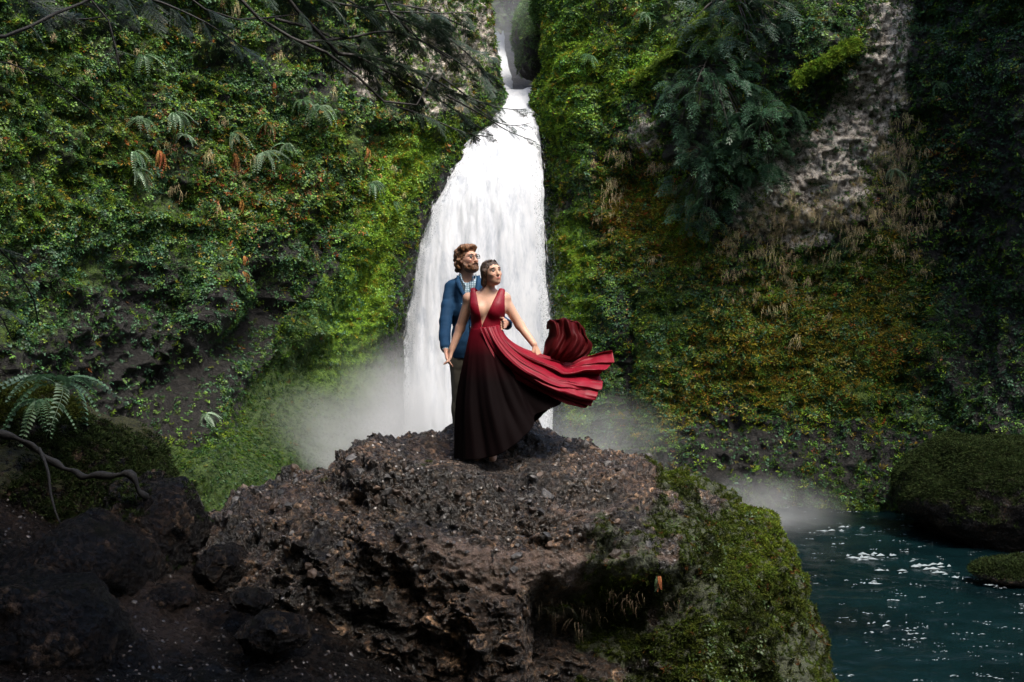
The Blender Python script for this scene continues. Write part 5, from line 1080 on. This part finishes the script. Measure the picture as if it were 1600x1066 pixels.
f.cone(W(754, 540, .04), W(764, 540, .04), .125, .125, .06, .82)
for x0, x1, dy in ((747, 744, 0), (768, 770, -.05)): f.chain([W(x0, 556, .04), W(x1, 635, .02 + dy), W(x1, 706, .06 + dy)], [.085, .055, .038], .03); f.chain([W(x1, 706, .06 + dy), W(x1, 716, -.08 + dy)], [.036, .030], .02)
shR, elR, wrR = W(787, 468, .03), W(812, 508, .06), W(834, 538, .00)
f.chain([shR, elR, wrR], [.047, .037, .026], .02); f.ell(W(789, 466, .03), (.048, .045, .045), None, .02)
shL, elL, wrL = W(734, 468, .05), W(719, 513, .12), W(706, 546, .10)
f.chain([shL, elL, wrL], [.047, .037, .026], .02); f.ell(W(732, 466, .05), (.046, .045, .045), None, .02)
hand(f, W(835, 539, .0), W(844, 560, .0) - W(835, 539, .0), (-.45, .5, -.2), .155, .9, .42, 1)
hand(f, W(706, 547, .10), W(702, 562, .08) - W(706, 547, .10), (-.75, -.35, .0), .135, .8, .26, -1)
SKW = (.52, .31, .22)
woman = skinned('person', f, skin, None, facecol(Hw, Rw, sw, None, SKW, (.45, .10, .09)), 2)
tag(woman, 'woman in a crimson V-neck gown standing on the boulder, dress blown to the right', 'person', 'couple standing on the boulder')
eyes(Hw, Rw, sw, woman, (.06, .035, .02), (.12, .22))
fh = Field(Hw(0, 0, .02) - .20, Hw(0, 0, .02) + .20, .004)
fh.ell(Hw(0, .024, .036), sw * np.array((.083, .100, .090)), Rw, .01); fh.ell(Hw(0, .075, -.02), sw * np.array((.058, .045, .055)), Rw, .03); fh.ell(Hw(0, .112, -.035), sw * np.array((.040, .034, .038)), Rw, .012)
fh.cone(Hw(.074, .01, .02), Hw(.066, .05, -.05), .017, .020, .02); fh.cone(Hw(-.074, .01, .02), Hw(-.066, .05, -.05), .017, .020, .02)
fh.cone(Hw(-.080, -.01, .02), Hw(-.068, .045, -.075), .019, .028, .02)
fh.cut(lambda p: -(np.sqrt(((((p - Hw(.004, -.118, -.018)) @ Rw) / (sw * np.array((.068, .092, .098)))) ** 2).sum(-1)) - 1) * .06)
fh.warp_noise(.007, (60, 60, 12), 3); fh.cut(lambda p: .0045 - np.abs(((p - Hw(-.012, 0, 0)) @ Rw)[..., 0]) - 1.0 * (((p - Hw(0, 0, .105)) @ Rw)[..., 2] < 0) - .5 * (((p - Hw(0, 0, 0)) @ Rw)[..., 1] > .04))
hb = hair_mat('brown_hair', (.010, .006, .004), (.10, .052, .028)); skinned('hair', fh, hb, woman)
b = MB(); rng = np.random.default_rng(3)
for k in range(90):
    sx = 1 if k % 2 else -1; a = rng.uniform(.05, 1.); x0 = sx * (.008 + .055 * a); z0 = .108 - .05 * a ** 2 + rng.normal(0, .003); jj = rng.normal(0, .004, 3)
    b.tube(spline([Hw(x0, -.058 + .035 * a, z0) + jj * .3, Hw(sx * (.05 + .03 * a), -.01, .105 - .08 * a) + jj, Hw(sx * (.072 + .006 * a), .045, .05 - .09 * a) + jj, Hw(sx * .04, .100, -.015 - .03 * a) + jj, Hw(sx * .005, .128, -.035) + jj], 12), np.linspace(.0028, .0022, 12), 4, False)
b.build('hair_strands', hb, woman)
# the gown
def m_satin(name, col, rough=.42, sheen=.3, trans=0.):
    m, n, l, b = mat(name); t = nz(n, l, 7, 5, .6); t2 = nz(n, l, 320, 2, .5); r = ramp(n, [(.3, tuple(c * .8 for c in col)), (.7, tuple(c * 1.15 for c in col))]); l.new(t.outputs[0], r.inputs[0]); l.new(r.outputs[0], b.inputs['Base Color'])
    b.inputs['Roughness'].default_value = rough; b.inputs['Specular IOR Level'].default_value = .22 if sheen else .04; b.inputs['Sheen Weight'].default_value = sheen; b.inputs['Sheen Roughness'].default_value = .4; b.inputs['Sheen Tint'].default_value = (*[min(1, c * 3) for c in col], 1)
    bump(n, l, t2.outputs[0], .12, .003, b)
    if trans:
        tr = n.new('ShaderNodeBsdfTranslucent'); l.new(r.outputs[0], tr.inputs[0]); mx = n.new('ShaderNodeMixShader'); mx.inputs[0].default_value = trans; l.new(b.outputs[0], mx.inputs[1]); l.new(tr.outputs[0], mx.inputs[2]); l.new(mx.outputs[0], n['Material Output'].inputs[0])
    return m
red = m_satin('crimson_satin', (.165, .003, .012), .5, .04); redt = m_satin('crimson_chiffon', (.085, .0025, .004), .55, .03, .5); blk = m_satin('shade_dark_crimson', (.0026, .0011, .0013), .75, .0)
fd = Field(W(715, 440, -.30), W(805, 560, .25), .005)
fd.cone(W(751, 478, .03), W(776, 478, .01), .096, .096, .04, .88); fd.cone(W(755, 492, .03), W(768, 492, .02), .098, .098, .04, .88); fd.cone(W(757, 512, .03), W(763, 512, .02), .106, .106, .05, .84)
fd.ell(W(748.5, 485, -.040), (.056, .053, .066), None, .04); fd.ell(W(772.5, 485, -.050), (.056, .053, .066), None, .04); fd.cone(W(754, 538, .04), W(763, 538, .04), .130, .130, .06, .86)
fd.cone(W(740, 459, .035), W(743, 478, -.02), .040, .056, .03); fd.cone(W(783, 459, .015), W(777, 478, -.03), .037, .056, .03); fd.cone(W(740, 459, .045), W(745, 478, .07), .038, .05, .03); fd.cone(W(783, 459, .025), W(777, 478, .07), .035, .05, .03)
def vneck(p):
    px, py = PX(p[..., 0], p[..., 1]), PY(p[..., 2], p[..., 1]); s_ = WY / F
    a = (px - np.interp(py, [440, 452, 507], [740.5, 742.5, 753.5])) * s_; b_ = (np.interp(py, [440, 452, 507], [780.5, 779.5, 753.5]) - px) * s_; wedge = -np.minimum(a, b_)      # <0 inside the V
    fr = (p[..., 1] - (WY + .05)); ins = np.maximum(wedge, fr); return -ins
fd.cut(vneck); fd.cut(lambda p: np.abs(p[..., 0] - (W(762, 0)[0])) - .136)
fd.warp_noise(.004, (14, 14, 6), 8)
bod = skinned('dress', fd, red, woman)
def coons(a0, a1, b0, b1, nu, nv):
    "surface patch between four edge curves given as point lists: a0,a1 run along v; b0 (v=0), b1 (v=1) run along u"
    A0, A1 = spline(a0, nv), spline(a1, nv); B0_, B1_ = spline(b0, nu), spline(b1, nu); u = np.linspace(0, 1, nu)[:, None, None]; v = np.linspace(0, 1, nv)[None, :, None]
    return (1 - u) * A0[None] + u * A1[None] + (1 - v) * B0_[:, None] + v * B1_[:, None] - ((1 - u) * (1 - v) * A0[0] + u * (1 - v) * A1[0] + (1 - u) * v * A0[-1] + u * v * A1[-1])
def cloth(name, G, m, parent, wrap=False, th=.0022):
    me = mesh_np(name, G, grid_faces(G.shape[0], G.shape[1]) if not wrap else grid_faces(G.shape[0], G.shape[1], True), True, None, m); o = obj(name, me, parent); md = o.modifiers.new('thickness', 'SOLIDIFY'); md.thickness = th; md.offset = 0; return o
# crimson outer panel, blown out to the right
lowE = [W(750, 512, -.105), W(761, 538, -.14), W(773, 560, -.17), W(791, 581, -.20), W(820, 600, -.22), W(852, 616, -.22), W(877, 628, -.20), W(907, 637, -.14)]
topE = [W(784, 508, .0), W(788, 521, -.02), W(799, 533, -.03), W(820, 545, -.02), W(845, 553, .0), W(870, 560, .03), W(891, 566, .06), W(916, 558, .08), W(934, 552, .06), W(957, 548, .02)]
hemE = [lowE[-1], W(923, 629, -.06), W(934, 617, -.16), W(942, 600, -.08), W(937, 588, .02), W(943, 577, -.06), W(953, 571, -.02), W(959, 560, .02), topE[-1]]
wstE = [lowE[0], W(762, 511, -.115), W(772, 509, -.10), W(780, 508, -.06), topE[0]]
G = coons(lowE, topE, wstE, hemE, 110, 130); u = np.linspace(0, 1, 110)[:, None]; v = np.linspace(0, 1, 130)[None]
nf = lambda a_, b_, s_: noise(np.stack([u * a_ + b_ * v, v * 1.1 + 0 * u, 0 * u * v], -1), s_)
fold = (.050 * nf(5, .8, 3) + .026 * (1 - 2 * np.abs(nf(8, -1.2, 5))) + .018 * nf(24, 1.5, 7) + .008 * nf(50, 3, 9) + .018 * np.sin(6.28 * (3.3 * u + .6 * v * u))) * (.16 + .84 * sm(0, .7, v)) * sm(0, .05, u + .02) * sm(1.02, .93, u)
G[..., 1] += fold - .10 * np.sin(np.pi * u) * np.sin(np.pi * np.minimum(v * 1.1, 1)) ; G[..., 2] += .35 * fold * sm(.3, 1, v); G = G + .012 * np.stack([fbm(G * 9, 2, s_) for s_ in (1, 2, 3)], -1) * sm(.1, .8, v)[..., None]
cloth('skirt_panel', G, red, bod)
# the lower skirt, its shade put into the cloth colour
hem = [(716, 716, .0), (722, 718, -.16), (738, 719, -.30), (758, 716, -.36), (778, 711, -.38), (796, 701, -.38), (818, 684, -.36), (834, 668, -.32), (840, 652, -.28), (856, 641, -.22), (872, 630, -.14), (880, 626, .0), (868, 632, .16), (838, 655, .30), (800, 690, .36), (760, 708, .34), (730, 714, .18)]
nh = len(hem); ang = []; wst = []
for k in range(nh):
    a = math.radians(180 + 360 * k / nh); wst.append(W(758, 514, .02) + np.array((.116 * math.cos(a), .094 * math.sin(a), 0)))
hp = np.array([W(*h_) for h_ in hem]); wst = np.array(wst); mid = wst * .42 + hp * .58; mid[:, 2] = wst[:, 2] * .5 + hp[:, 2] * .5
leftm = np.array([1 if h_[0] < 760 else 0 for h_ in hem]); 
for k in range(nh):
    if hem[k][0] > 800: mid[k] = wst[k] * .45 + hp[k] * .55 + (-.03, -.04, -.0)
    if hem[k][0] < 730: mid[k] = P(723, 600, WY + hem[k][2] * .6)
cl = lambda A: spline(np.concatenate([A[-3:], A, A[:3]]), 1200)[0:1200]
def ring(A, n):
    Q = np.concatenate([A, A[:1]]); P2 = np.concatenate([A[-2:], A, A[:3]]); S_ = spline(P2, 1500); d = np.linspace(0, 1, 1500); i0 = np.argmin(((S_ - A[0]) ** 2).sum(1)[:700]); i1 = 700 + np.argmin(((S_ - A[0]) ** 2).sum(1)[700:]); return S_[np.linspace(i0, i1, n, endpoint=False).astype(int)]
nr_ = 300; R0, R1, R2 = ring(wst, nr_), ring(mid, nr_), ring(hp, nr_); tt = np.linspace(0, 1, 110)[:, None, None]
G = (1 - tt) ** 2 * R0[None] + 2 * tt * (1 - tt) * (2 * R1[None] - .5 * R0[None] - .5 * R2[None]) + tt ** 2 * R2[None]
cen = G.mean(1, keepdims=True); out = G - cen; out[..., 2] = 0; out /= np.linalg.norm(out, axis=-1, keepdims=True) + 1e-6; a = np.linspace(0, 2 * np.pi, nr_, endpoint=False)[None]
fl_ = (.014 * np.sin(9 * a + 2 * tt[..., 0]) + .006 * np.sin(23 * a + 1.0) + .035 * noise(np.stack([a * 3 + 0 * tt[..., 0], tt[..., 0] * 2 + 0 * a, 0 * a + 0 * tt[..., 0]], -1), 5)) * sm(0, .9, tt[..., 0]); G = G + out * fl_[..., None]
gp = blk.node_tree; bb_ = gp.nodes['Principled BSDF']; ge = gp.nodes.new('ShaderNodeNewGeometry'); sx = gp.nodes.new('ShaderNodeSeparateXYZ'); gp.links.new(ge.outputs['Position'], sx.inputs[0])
mr = gp.nodes.new('ShaderNodeMapRange'); zt = float(W(0, 514)[2]); mr.inputs[1].default_value = zt - .42; mr.inputs[2].default_value = zt; gp.links.new(sx.outputs[2], mr.inputs[0])      # shade painted into the colour: crimson at the waist, black below
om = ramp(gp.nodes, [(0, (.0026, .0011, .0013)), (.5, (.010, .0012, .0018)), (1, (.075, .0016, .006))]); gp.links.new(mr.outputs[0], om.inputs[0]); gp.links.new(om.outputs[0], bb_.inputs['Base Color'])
cloth('lower_skirt', G, blk, bod, True)
# the billow of thin cloth behind the panel
e0 = [W(848, 556, .10), W(850, 545, .12), W(852, 534, .16), W(857, 524, .17), W(858, 512, .15), W(855, 503, .10)]; e1 = [W(893, 568, .14), W(912, 560, .16), W(922, 550, .20), W(925, 538, .22), W(917, 527, .20), W(914, 514, .12)]
bb = [e0[0], W(862, 562, .06), W(878, 567, .08), e1[0]]; bt = [e0[-1], W(868, 500, .04), W(880, 499, .02), W(893, 501, .04), W(905, 506, .08), e1[-1]]
G = coons(e0, e1, bb, bt, 70, 60); u = np.linspace(0, 1, 70)[:, None]; v = np.linspace(0, 1, 60)[None]; G[..., 1] -= .17 * (np.sin(np.pi * u) * np.sin(np.pi * v)) ** .7 - .03 * np.sin(6.28 * (2.6 * u + .5 * v)) * sm(0, .3, v) - .012 * np.sin(6.28 * (7 * u - .7 * v))
G[..., 2] += .012 * np.sin(6.28 * 3 * u) * sm(.6, 1, v); cloth('billow', G, redt, bod)
e2 = [np.array(p_) + (0, .20, 0) for p_ in bt]; G2 = coons([bt[0], bt[0] + (0, .12, .012), e2[0]], [bt[-1], bt[-1] + (0, .1, .01), e2[-1]], bt, [p_ + np.array((0, 0, -.06)) for p_ in e2], 60, 16); cloth('billow_fold', G2, red, bod)

# ---------------- man behind her
MY = 8.4; Mn = lambda px, py, dy=0.: P(px, py, MY + dy)
Hm, Rm, smn = frame(Mn(731, 406.5, -.02), rad(44), rad(-10), rad(-2), .95)
f = Field(Mn(672, 380, -.55) - .02, Mn(800, 735, .25) + .02, .0056); head(f, Hm, Rm, smn, True)
f.cone(Mn(729, 424, .02), Mn(728, 445, .03), .060, .062, .02); f.cone(Mn(714, 449, .03), Mn(749, 449, .03), .060, .060, .04); f.cone(Mn(722, 470, .03), Mn(744, 470, .03), .095, .095, .05, .8); f.cone(Mn(727, 520, .03), Mn(743, 520, .03), .095, .095, .05, .85); f.cone(Mn(725, 558, .03), Mn(741, 558, .03), .10, .10, .05, .9)
f.chain([Mn(722, 570, .03), Mn(720, 645, .02), Mn(719, 708, .05)], [.085, .058, .042], .03); f.chain([Mn(745, 570, .03), Mn(747, 645, .02), Mn(747, 708, .05)], [.085, .058, .042], .03)
f.chain([Mn(706, 454, .03), P(696.5, 503, 8.26), P(696.5, 547, 8.04)], [.040, .029, .025], .02)
f.chain([Mn(754, 452, .03), Mn(774, 497, .0), P(789, 506, 8.06)], [.045, .034, .027], .02)
hand(f, P(696.5, 548, 8.04), P(699, 562, 8.0) - P(696.5, 548, 8.04), (.8, -.15, .0), .150, .85, .22, 1, .0088)
# the hand that lies on her waist: fingers wrap forward and to the left
wb = P(791, 505, 8.0); f.chain([P(789, 506, 8.06), wb, P(789, 505, 7.90)], [.028, .026, .022], .015)
for k in range(4):
    a_ = P(790 - .2 * k, 500.5 + 3.6 * k, 7.885 - .004 * k); b_ = P(785, 502 + 3.8 * k, 7.835); c_ = P(777.5 + (1.5, 0, .3, 2.2)[k], 504.5 + 3.6 * k, 7.800 - .004 * k); f.cone(P(790, 505, 7.95), a_, .020, .011, .01); f.cone(a_, b_, .0108, .010, .005); f.cone(b_, c_, .010, .0078, .005)
f.cone(P(790, 502, 7.95), P(786, 497.5, 7.88), .012, .010, .006); f.cone(P(786, 497.5, 7.88), P(780, 496, 7.845), .010, .008, .005)
man = skinned('person', f, skin, None, facecol(Hm, Rm, smn, None, (.50, .28, .20), (.48, .20, .16)))
tag(man, 'bearded man in glasses and a blue blazer standing behind the woman', 'person', 'couple standing on the boulder')
eyes(Hm, Rm, smn, man, (.07, .06, .05), (.1, .12))
fh = Field(Hm(0, 0, .02) - .22, Hm(0, 0, .02) + .22, .0042)
fh.ell(Hm(0, .026, .044), smn * np.array((.080, .100, .087)), Rm, .01); fh.ell(Hm(0, .075, -.03), smn * np.array((.075, .05, .06)), Rm, .03); fh.ell(Hm(.01, -.045, .106), smn * np.array((.060, .052, .024)), Rm, .03); fh.ell(Hm(-.055, -.02, .10), smn * np.array((.035, .05, .035)), Rm, .02)
for k, (x, y, z) in enumerate(((-.08, .05, -.055), (-.06, .095, -.075), (.0, .11, -.08), (.06, .09, -.07), (.085, .03, -.02), (-.09, .02, .0), (-.07, .06, .09), (.04, -.02, .122), (-.03, .03, .126), (.075, -.01, .09), (-.04, .11, .03), (-.085, .065, -.02))): fh.ell(Hm(x, y, z), smn * np.array((.018, .018, .018)), Rm, .025)
fh.cut(lambda p: -(np.sqrt(((((p - Hm(0, -.115, -.020)) @ Rm) / (smn * np.array((.078, .098, .093)))) ** 2).sum(-1)) - 1) * .06)
fh.warp_noise(.014, (48, 48, 22), 6); hb = hair_mat('ginger_hair', (.04, .016, .007), (.30, .14, .055)); skinned('hair', fh, hb, man)
b = MB(); rng = np.random.default_rng(5)
for k in range(230):
    th, ps = rng.uniform(-2.6, 2.6), rng.uniform(-.35, 1.45); 
    d0 = np.array((math.sin(th) * math.cos(ps), math.cos(th) * math.cos(ps), math.sin(ps)))
    if d0[1] < -.25 and d0[2] < .80: continue
    r_ = np.array((.084, .104, .092)); c0 = np.array((0, .024, .042)); pts = []; t0 = np.cross(d0, (rng.normal(0, .4), rng.normal(0, .4), 1)); t0 = t0 / np.linalg.norm(t0) * (1 if d0[0] > 0 else -1); dn = np.array((0, .4, -1.)); L = rng.uniform(.03, .065); w0 = rng.uniform(0, 6)
    for q in range(7):
        u = q / 6; dd = d0 + (dn * .6 + t0 * .25) * u * L / .09 + t0 * .05 * math.sin(6 * u + w0); dd /= np.linalg.norm(dd); pts.append(Hm(*(c0 + dd * r_ * (1.0 + .07 * math.sin(3 * u) + .05 * rng.random() + .05 * u))))
    b.tube(pts, np.linspace(.0045, .0015, 7), 4, False)
b.build('hair_locks', hb, man)
fb = Field(Hm(0, 0, -.04) - .16, Hm(0, 0, -.04) + .16, .004)
fb.ell(Hm(0, -.026, -.066), smn * np.array((.064, .070, .050)), Rm, .01); fb.ell(Hm(0, -.056, -.094), smn * np.array((.042, .040, .034)), Rm, .02); fb.cone(Hm(-.026, -.094, -.056), Hm(0, -.104, -.047), .006, .008, .008); fb.cone(Hm(.026, -.094, -.056), Hm(0, -.104, -.047), .006, .008, .008)
fb.cone(Hm(-.066, -.01, -.03), Hm(-.058, -.03, -.07), .012, .02, .02); fb.cone(Hm(.066, -.01, -.03), Hm(.058, -.03, -.07), .012, .02, .02)
fb.cut(lambda p: -(np.sqrt(((((p - Hm(0, -.088, -.010)) @ Rm) / (smn * np.array((.056, .062, .037)))) ** 2).sum(-1)) - 1) * .05); fb.cut(lambda p: -(np.sqrt(((((p - Hm(0, -.105, -.0615)) @ Rm) / (smn * np.array((.020, .03, .0075)))) ** 2).sum(-1)) - 1) * .01)
fb.warp_noise(.008, (50, 50, 50), 8); skinned('beard', fb, hair_mat('ginger_beard', (.06, .026, .011), (.22, .10, .045)), man)
gm = simple('spectacle_frame', (.015, .010, .010), .25, .1, 20, 0); g = empty('glasses', (0, 0, 0)); g.parent = man
for x in (-1, 1):
    b = MB(); b.tube([Hm(x * .034 + .0235 * math.copysign(abs(math.cos(t_)) ** .6, math.cos(t_)), -.104 + .006 * abs(math.cos(t_)), .008 + .0165 * math.copysign(abs(math.sin(t_)) ** .6, math.sin(t_))) for t_ in np.linspace(0, 2 * math.pi, 22)], .0026, 6, False); b.build('rim', gm, g)
    b = MB(); b.tube([Hm(x * .058, -.097, .012), Hm(x * .074, -.05, .014), Hm(x * .080, .01, .010)], .0024, 5); b.build('temple', gm, g)
    lm, n_, l_, b_ = mat('lens_glass'); b_.inputs['Transmission Weight'].default_value = 1.; b_.inputs['Roughness'].default_value = .02; b_.inputs['IOR'].default_value = 1.05
    b = MB(); ring_ = [Hm(x * .034 + .021 * math.cos(t_), -.1035, .008 + .0145 * math.sin(t_)) for t_ in np.linspace(0, 2 * math.pi, 16, endpoint=False)]; b.add(ring_, [tuple(range(16))]); b.build('lens', lm, g)
b = MB(); b.tube([Hm(-.011, -.106, .014), Hm(0, -.109, .016), Hm(.011, -.106, .014)], .0024, 5); b.build('bridge', gm, g)
# trousers, shirt, blazer, shoes, belt
ft = Field(Mn(695, 545, -.25), Mn(775, 728, .30), .0062)
ft.cone(Mn(724, 562, .03), Mn(744, 562, .03), .120, .120, .04, .95); ft.chain([Mn(722, 575, .03), Mn(721, 640, .01), Mn(720, 690, .02), Mn(720, 716, .03)], [.105, .078, .064, .066], .03); ft.chain([Mn(746, 575, .03), Mn(748, 640, .01), Mn(748, 690, .02), Mn(748, 716, .03)], [.105, .078, .064, .066], .03)
ft.warp_noise(.012, (8, 8, 5), 12); ft.cut(lambda p: p[..., 2] - Mn(0, 550)[2]); khaki = m_satin('olive_grey_cotton', (.15, .135, .10), .75, .1); skinned('trousers', ft, khaki, man)
def m_plaid():
    m, n, l, b = mat('checked_shirt'); g_ = n.new('ShaderNodeNewGeometry'); sp = n.new('ShaderNodeSeparateXYZ'); l.new(g_.outputs['Position'], sp.inputs[0]); ws = []
    for ax, fr in ((0, 330.), (2, 330.)):
        s_ = mth(n, l, 'SINE', mth(n, l, 'MULTIPLY', sp.outputs[ax], fr), 0); ws.append(mth(n, l, 'GREATER_THAN', s_, .2))
    c = mixc(n, l, mth(n, l, 'MULTIPLY', ws[0], .75), (.48, .60, .66), (.06, .13, .22)); c = mixc(n, l, mth(n, l, 'MULTIPLY', ws[1], .6), c, (.07, .16, .22)); l.new(c, b.inputs['Base Color']); b.inputs['Roughness'].default_value = .8; return m
plaid = m_plaid()
fs = Field(Mn(700, 422, -.25), Mn(765, 500, .25), .005); fs.cone(Mn(720, 455, .02), Mn(746, 455, .02), .088, .088, .03, .85); fs.cone(Mn(722, 480, .02), Mn(744, 480, .02), .112, .112, .03, .85); fs.cone(Mn(727, 444, .02), Mn(728, 436, .02), .074, .069, .02)
fs.cut(lambda p: -(np.linalg.norm((p - (Mn(730, 428, -.06))) / np.array((.052, .085, .075)), axis=-1) - 1) * .05); fs.warp_noise(.004, (20, 20, 20), 3); shirt = skinned('shirt', fs, plaid, man)
for x, pts in ((-1, [(720, 431, -.03), (722, 440, -.075), (728, 449, -.10)]), (1, [(743, 431, -.02), (742, 440, -.08), (733, 449, -.10)])):
    a_ = [Mn(*q) for q in pts]; up_ = [p_ + np.array((-x * -.004, -.012, .022)) for p_ in a_]; dn = [p_ + np.array((x * .018, -.012, -.030)) for p_ in a_]; dn[-1] = a_[-1] + np.array((x * .012, -.01, -.035)); A, B, Cc = spline(up_, 9), spline(a_, 9), spline(dn, 9); cloth('collar', np.stack([A, B, Cc], 0), plaid, shirt, False, .004)
fj = Field(Mn(672, 425, -.45), Mn(802, 566, .32), .0058)
fj.cone(Mn(712, 448, .03), Mn(750, 448, .03), .066, .066, .04); fj.cone(Mn(716, 462, .03), Mn(750, 462, .03), .108, .108, .05, .9); fj.cone(Mn(721, 485, .03), Mn(746, 485, .03), .132, .132, .05, .85); fj.cone(Mn(728, 520, .03), Mn(744, 520, .03), .118, .118, .05, .95); fj.cone(Mn(727, 540, .03), Mn(744, 540, .03), .125, .132, .05, 1.); fj.cone(Mn(727, 556, .03), Mn(744, 556, .03), .128, .132, .04, 1.); fj.cone(Mn(722, 438, .06), Mn(740, 438, .06), .055, .055, .03)
fj.cut(lambda p: p[..., 2] * -1 + Mn(0, 560)[2]); 
def lapelV(p):
    px, py = PX(p[..., 0], p[..., 1]), PY(p[..., 2], p[..., 1]); a = (px - np.interp(py, [425, 432, 480], [718.5, 719, 733])) * .0054; b_ = (np.interp(py, [425, 432, 480], [745, 744, 733]) - px) * .0054; return np.minimum(np.minimum(a, b_), (MY + .02 - p[..., 1]))
fj.cut(lapelV)
fj.chain([Mn(705, 450, .03), P(700.0, 478, 8.35), P(696.0, 503, 8.265), P(694.8, 528, 8.15), P(696, 542, 8.07)], [.062, .056, .051, .047, .043], .018)
fj.chain([Mn(753, 450, .03), Mn(772, 482, .03), Mn(780, 500, -.05), P(792, 507, 8.10)], [.068, .060, .052, .042], .018); fj.cone(P(792, 507, 8.10), P(793, 506, 8.02), .042, .036, .01)
fj.warp_noise(.007, (7, 7, 14), 5); navy = m_satin('blue_wool', (.006, .036, .085), .8, .12); jk = skinned('blazer', fj, navy, man)
for x, pts in ((-1, [(717, 431), (721, 445), (727, 461), (733, 480)]), (1, [(745, 431), (743.5, 445), (740, 461), (733, 480)])):
    In = spline([Mn(a_, b_, -.085 - .03 * k) for k, (a_, b_) in enumerate(pts)], 12); In[:2, 1] += .05; Ot = In + np.array([(x * w_, .012, z_) for w_, z_ in zip(np.interp(np.linspace(0, 1, 12), [0, .25, .4, 1], [.02, .045, .05, .004]), np.linspace(.01, -.01, 12))]); cloth('lapel', np.stack([In, (In + Ot) / 2 + (0, -.008, 0), Ot], 0), navy, jk, False, .006)
b = MB(); b.tube([P(696, 542, 8.07), P(696.5, 548, 8.045)], [.034, .032], 16); b.build('cuff', plaid, shirt)
btn = simple('horn_button', (.03, .022, .018), .3, .2, 40, 0)
for py_ in (492, 512): b = MB(); q = P(735, py_, 8.24); b.tube([q, q + (0, -.008, 0)], .010, 10); b.build('button', btn, jk)
shoe = simple('brown_leather', (.05, .028, .018), .35, .2, 30, .2)
for x in (719, 748):
    fs_ = Field(Mn(x - 14, 700, -.30), Mn(x + 14, 728, .16), .007); fs_.cone(Mn(x, 717, .05), Mn(x - 1, 719, -.12), .042, .036, .03, 1.1); fs_.cone(Mn(x, 708, .04), Mn(x, 718, .04), .045, .045, .02); fs_.cut(lambda p: Mn(0, 723)[2] - p[..., 2]); skinned('shoe', fs_, shoe, man)
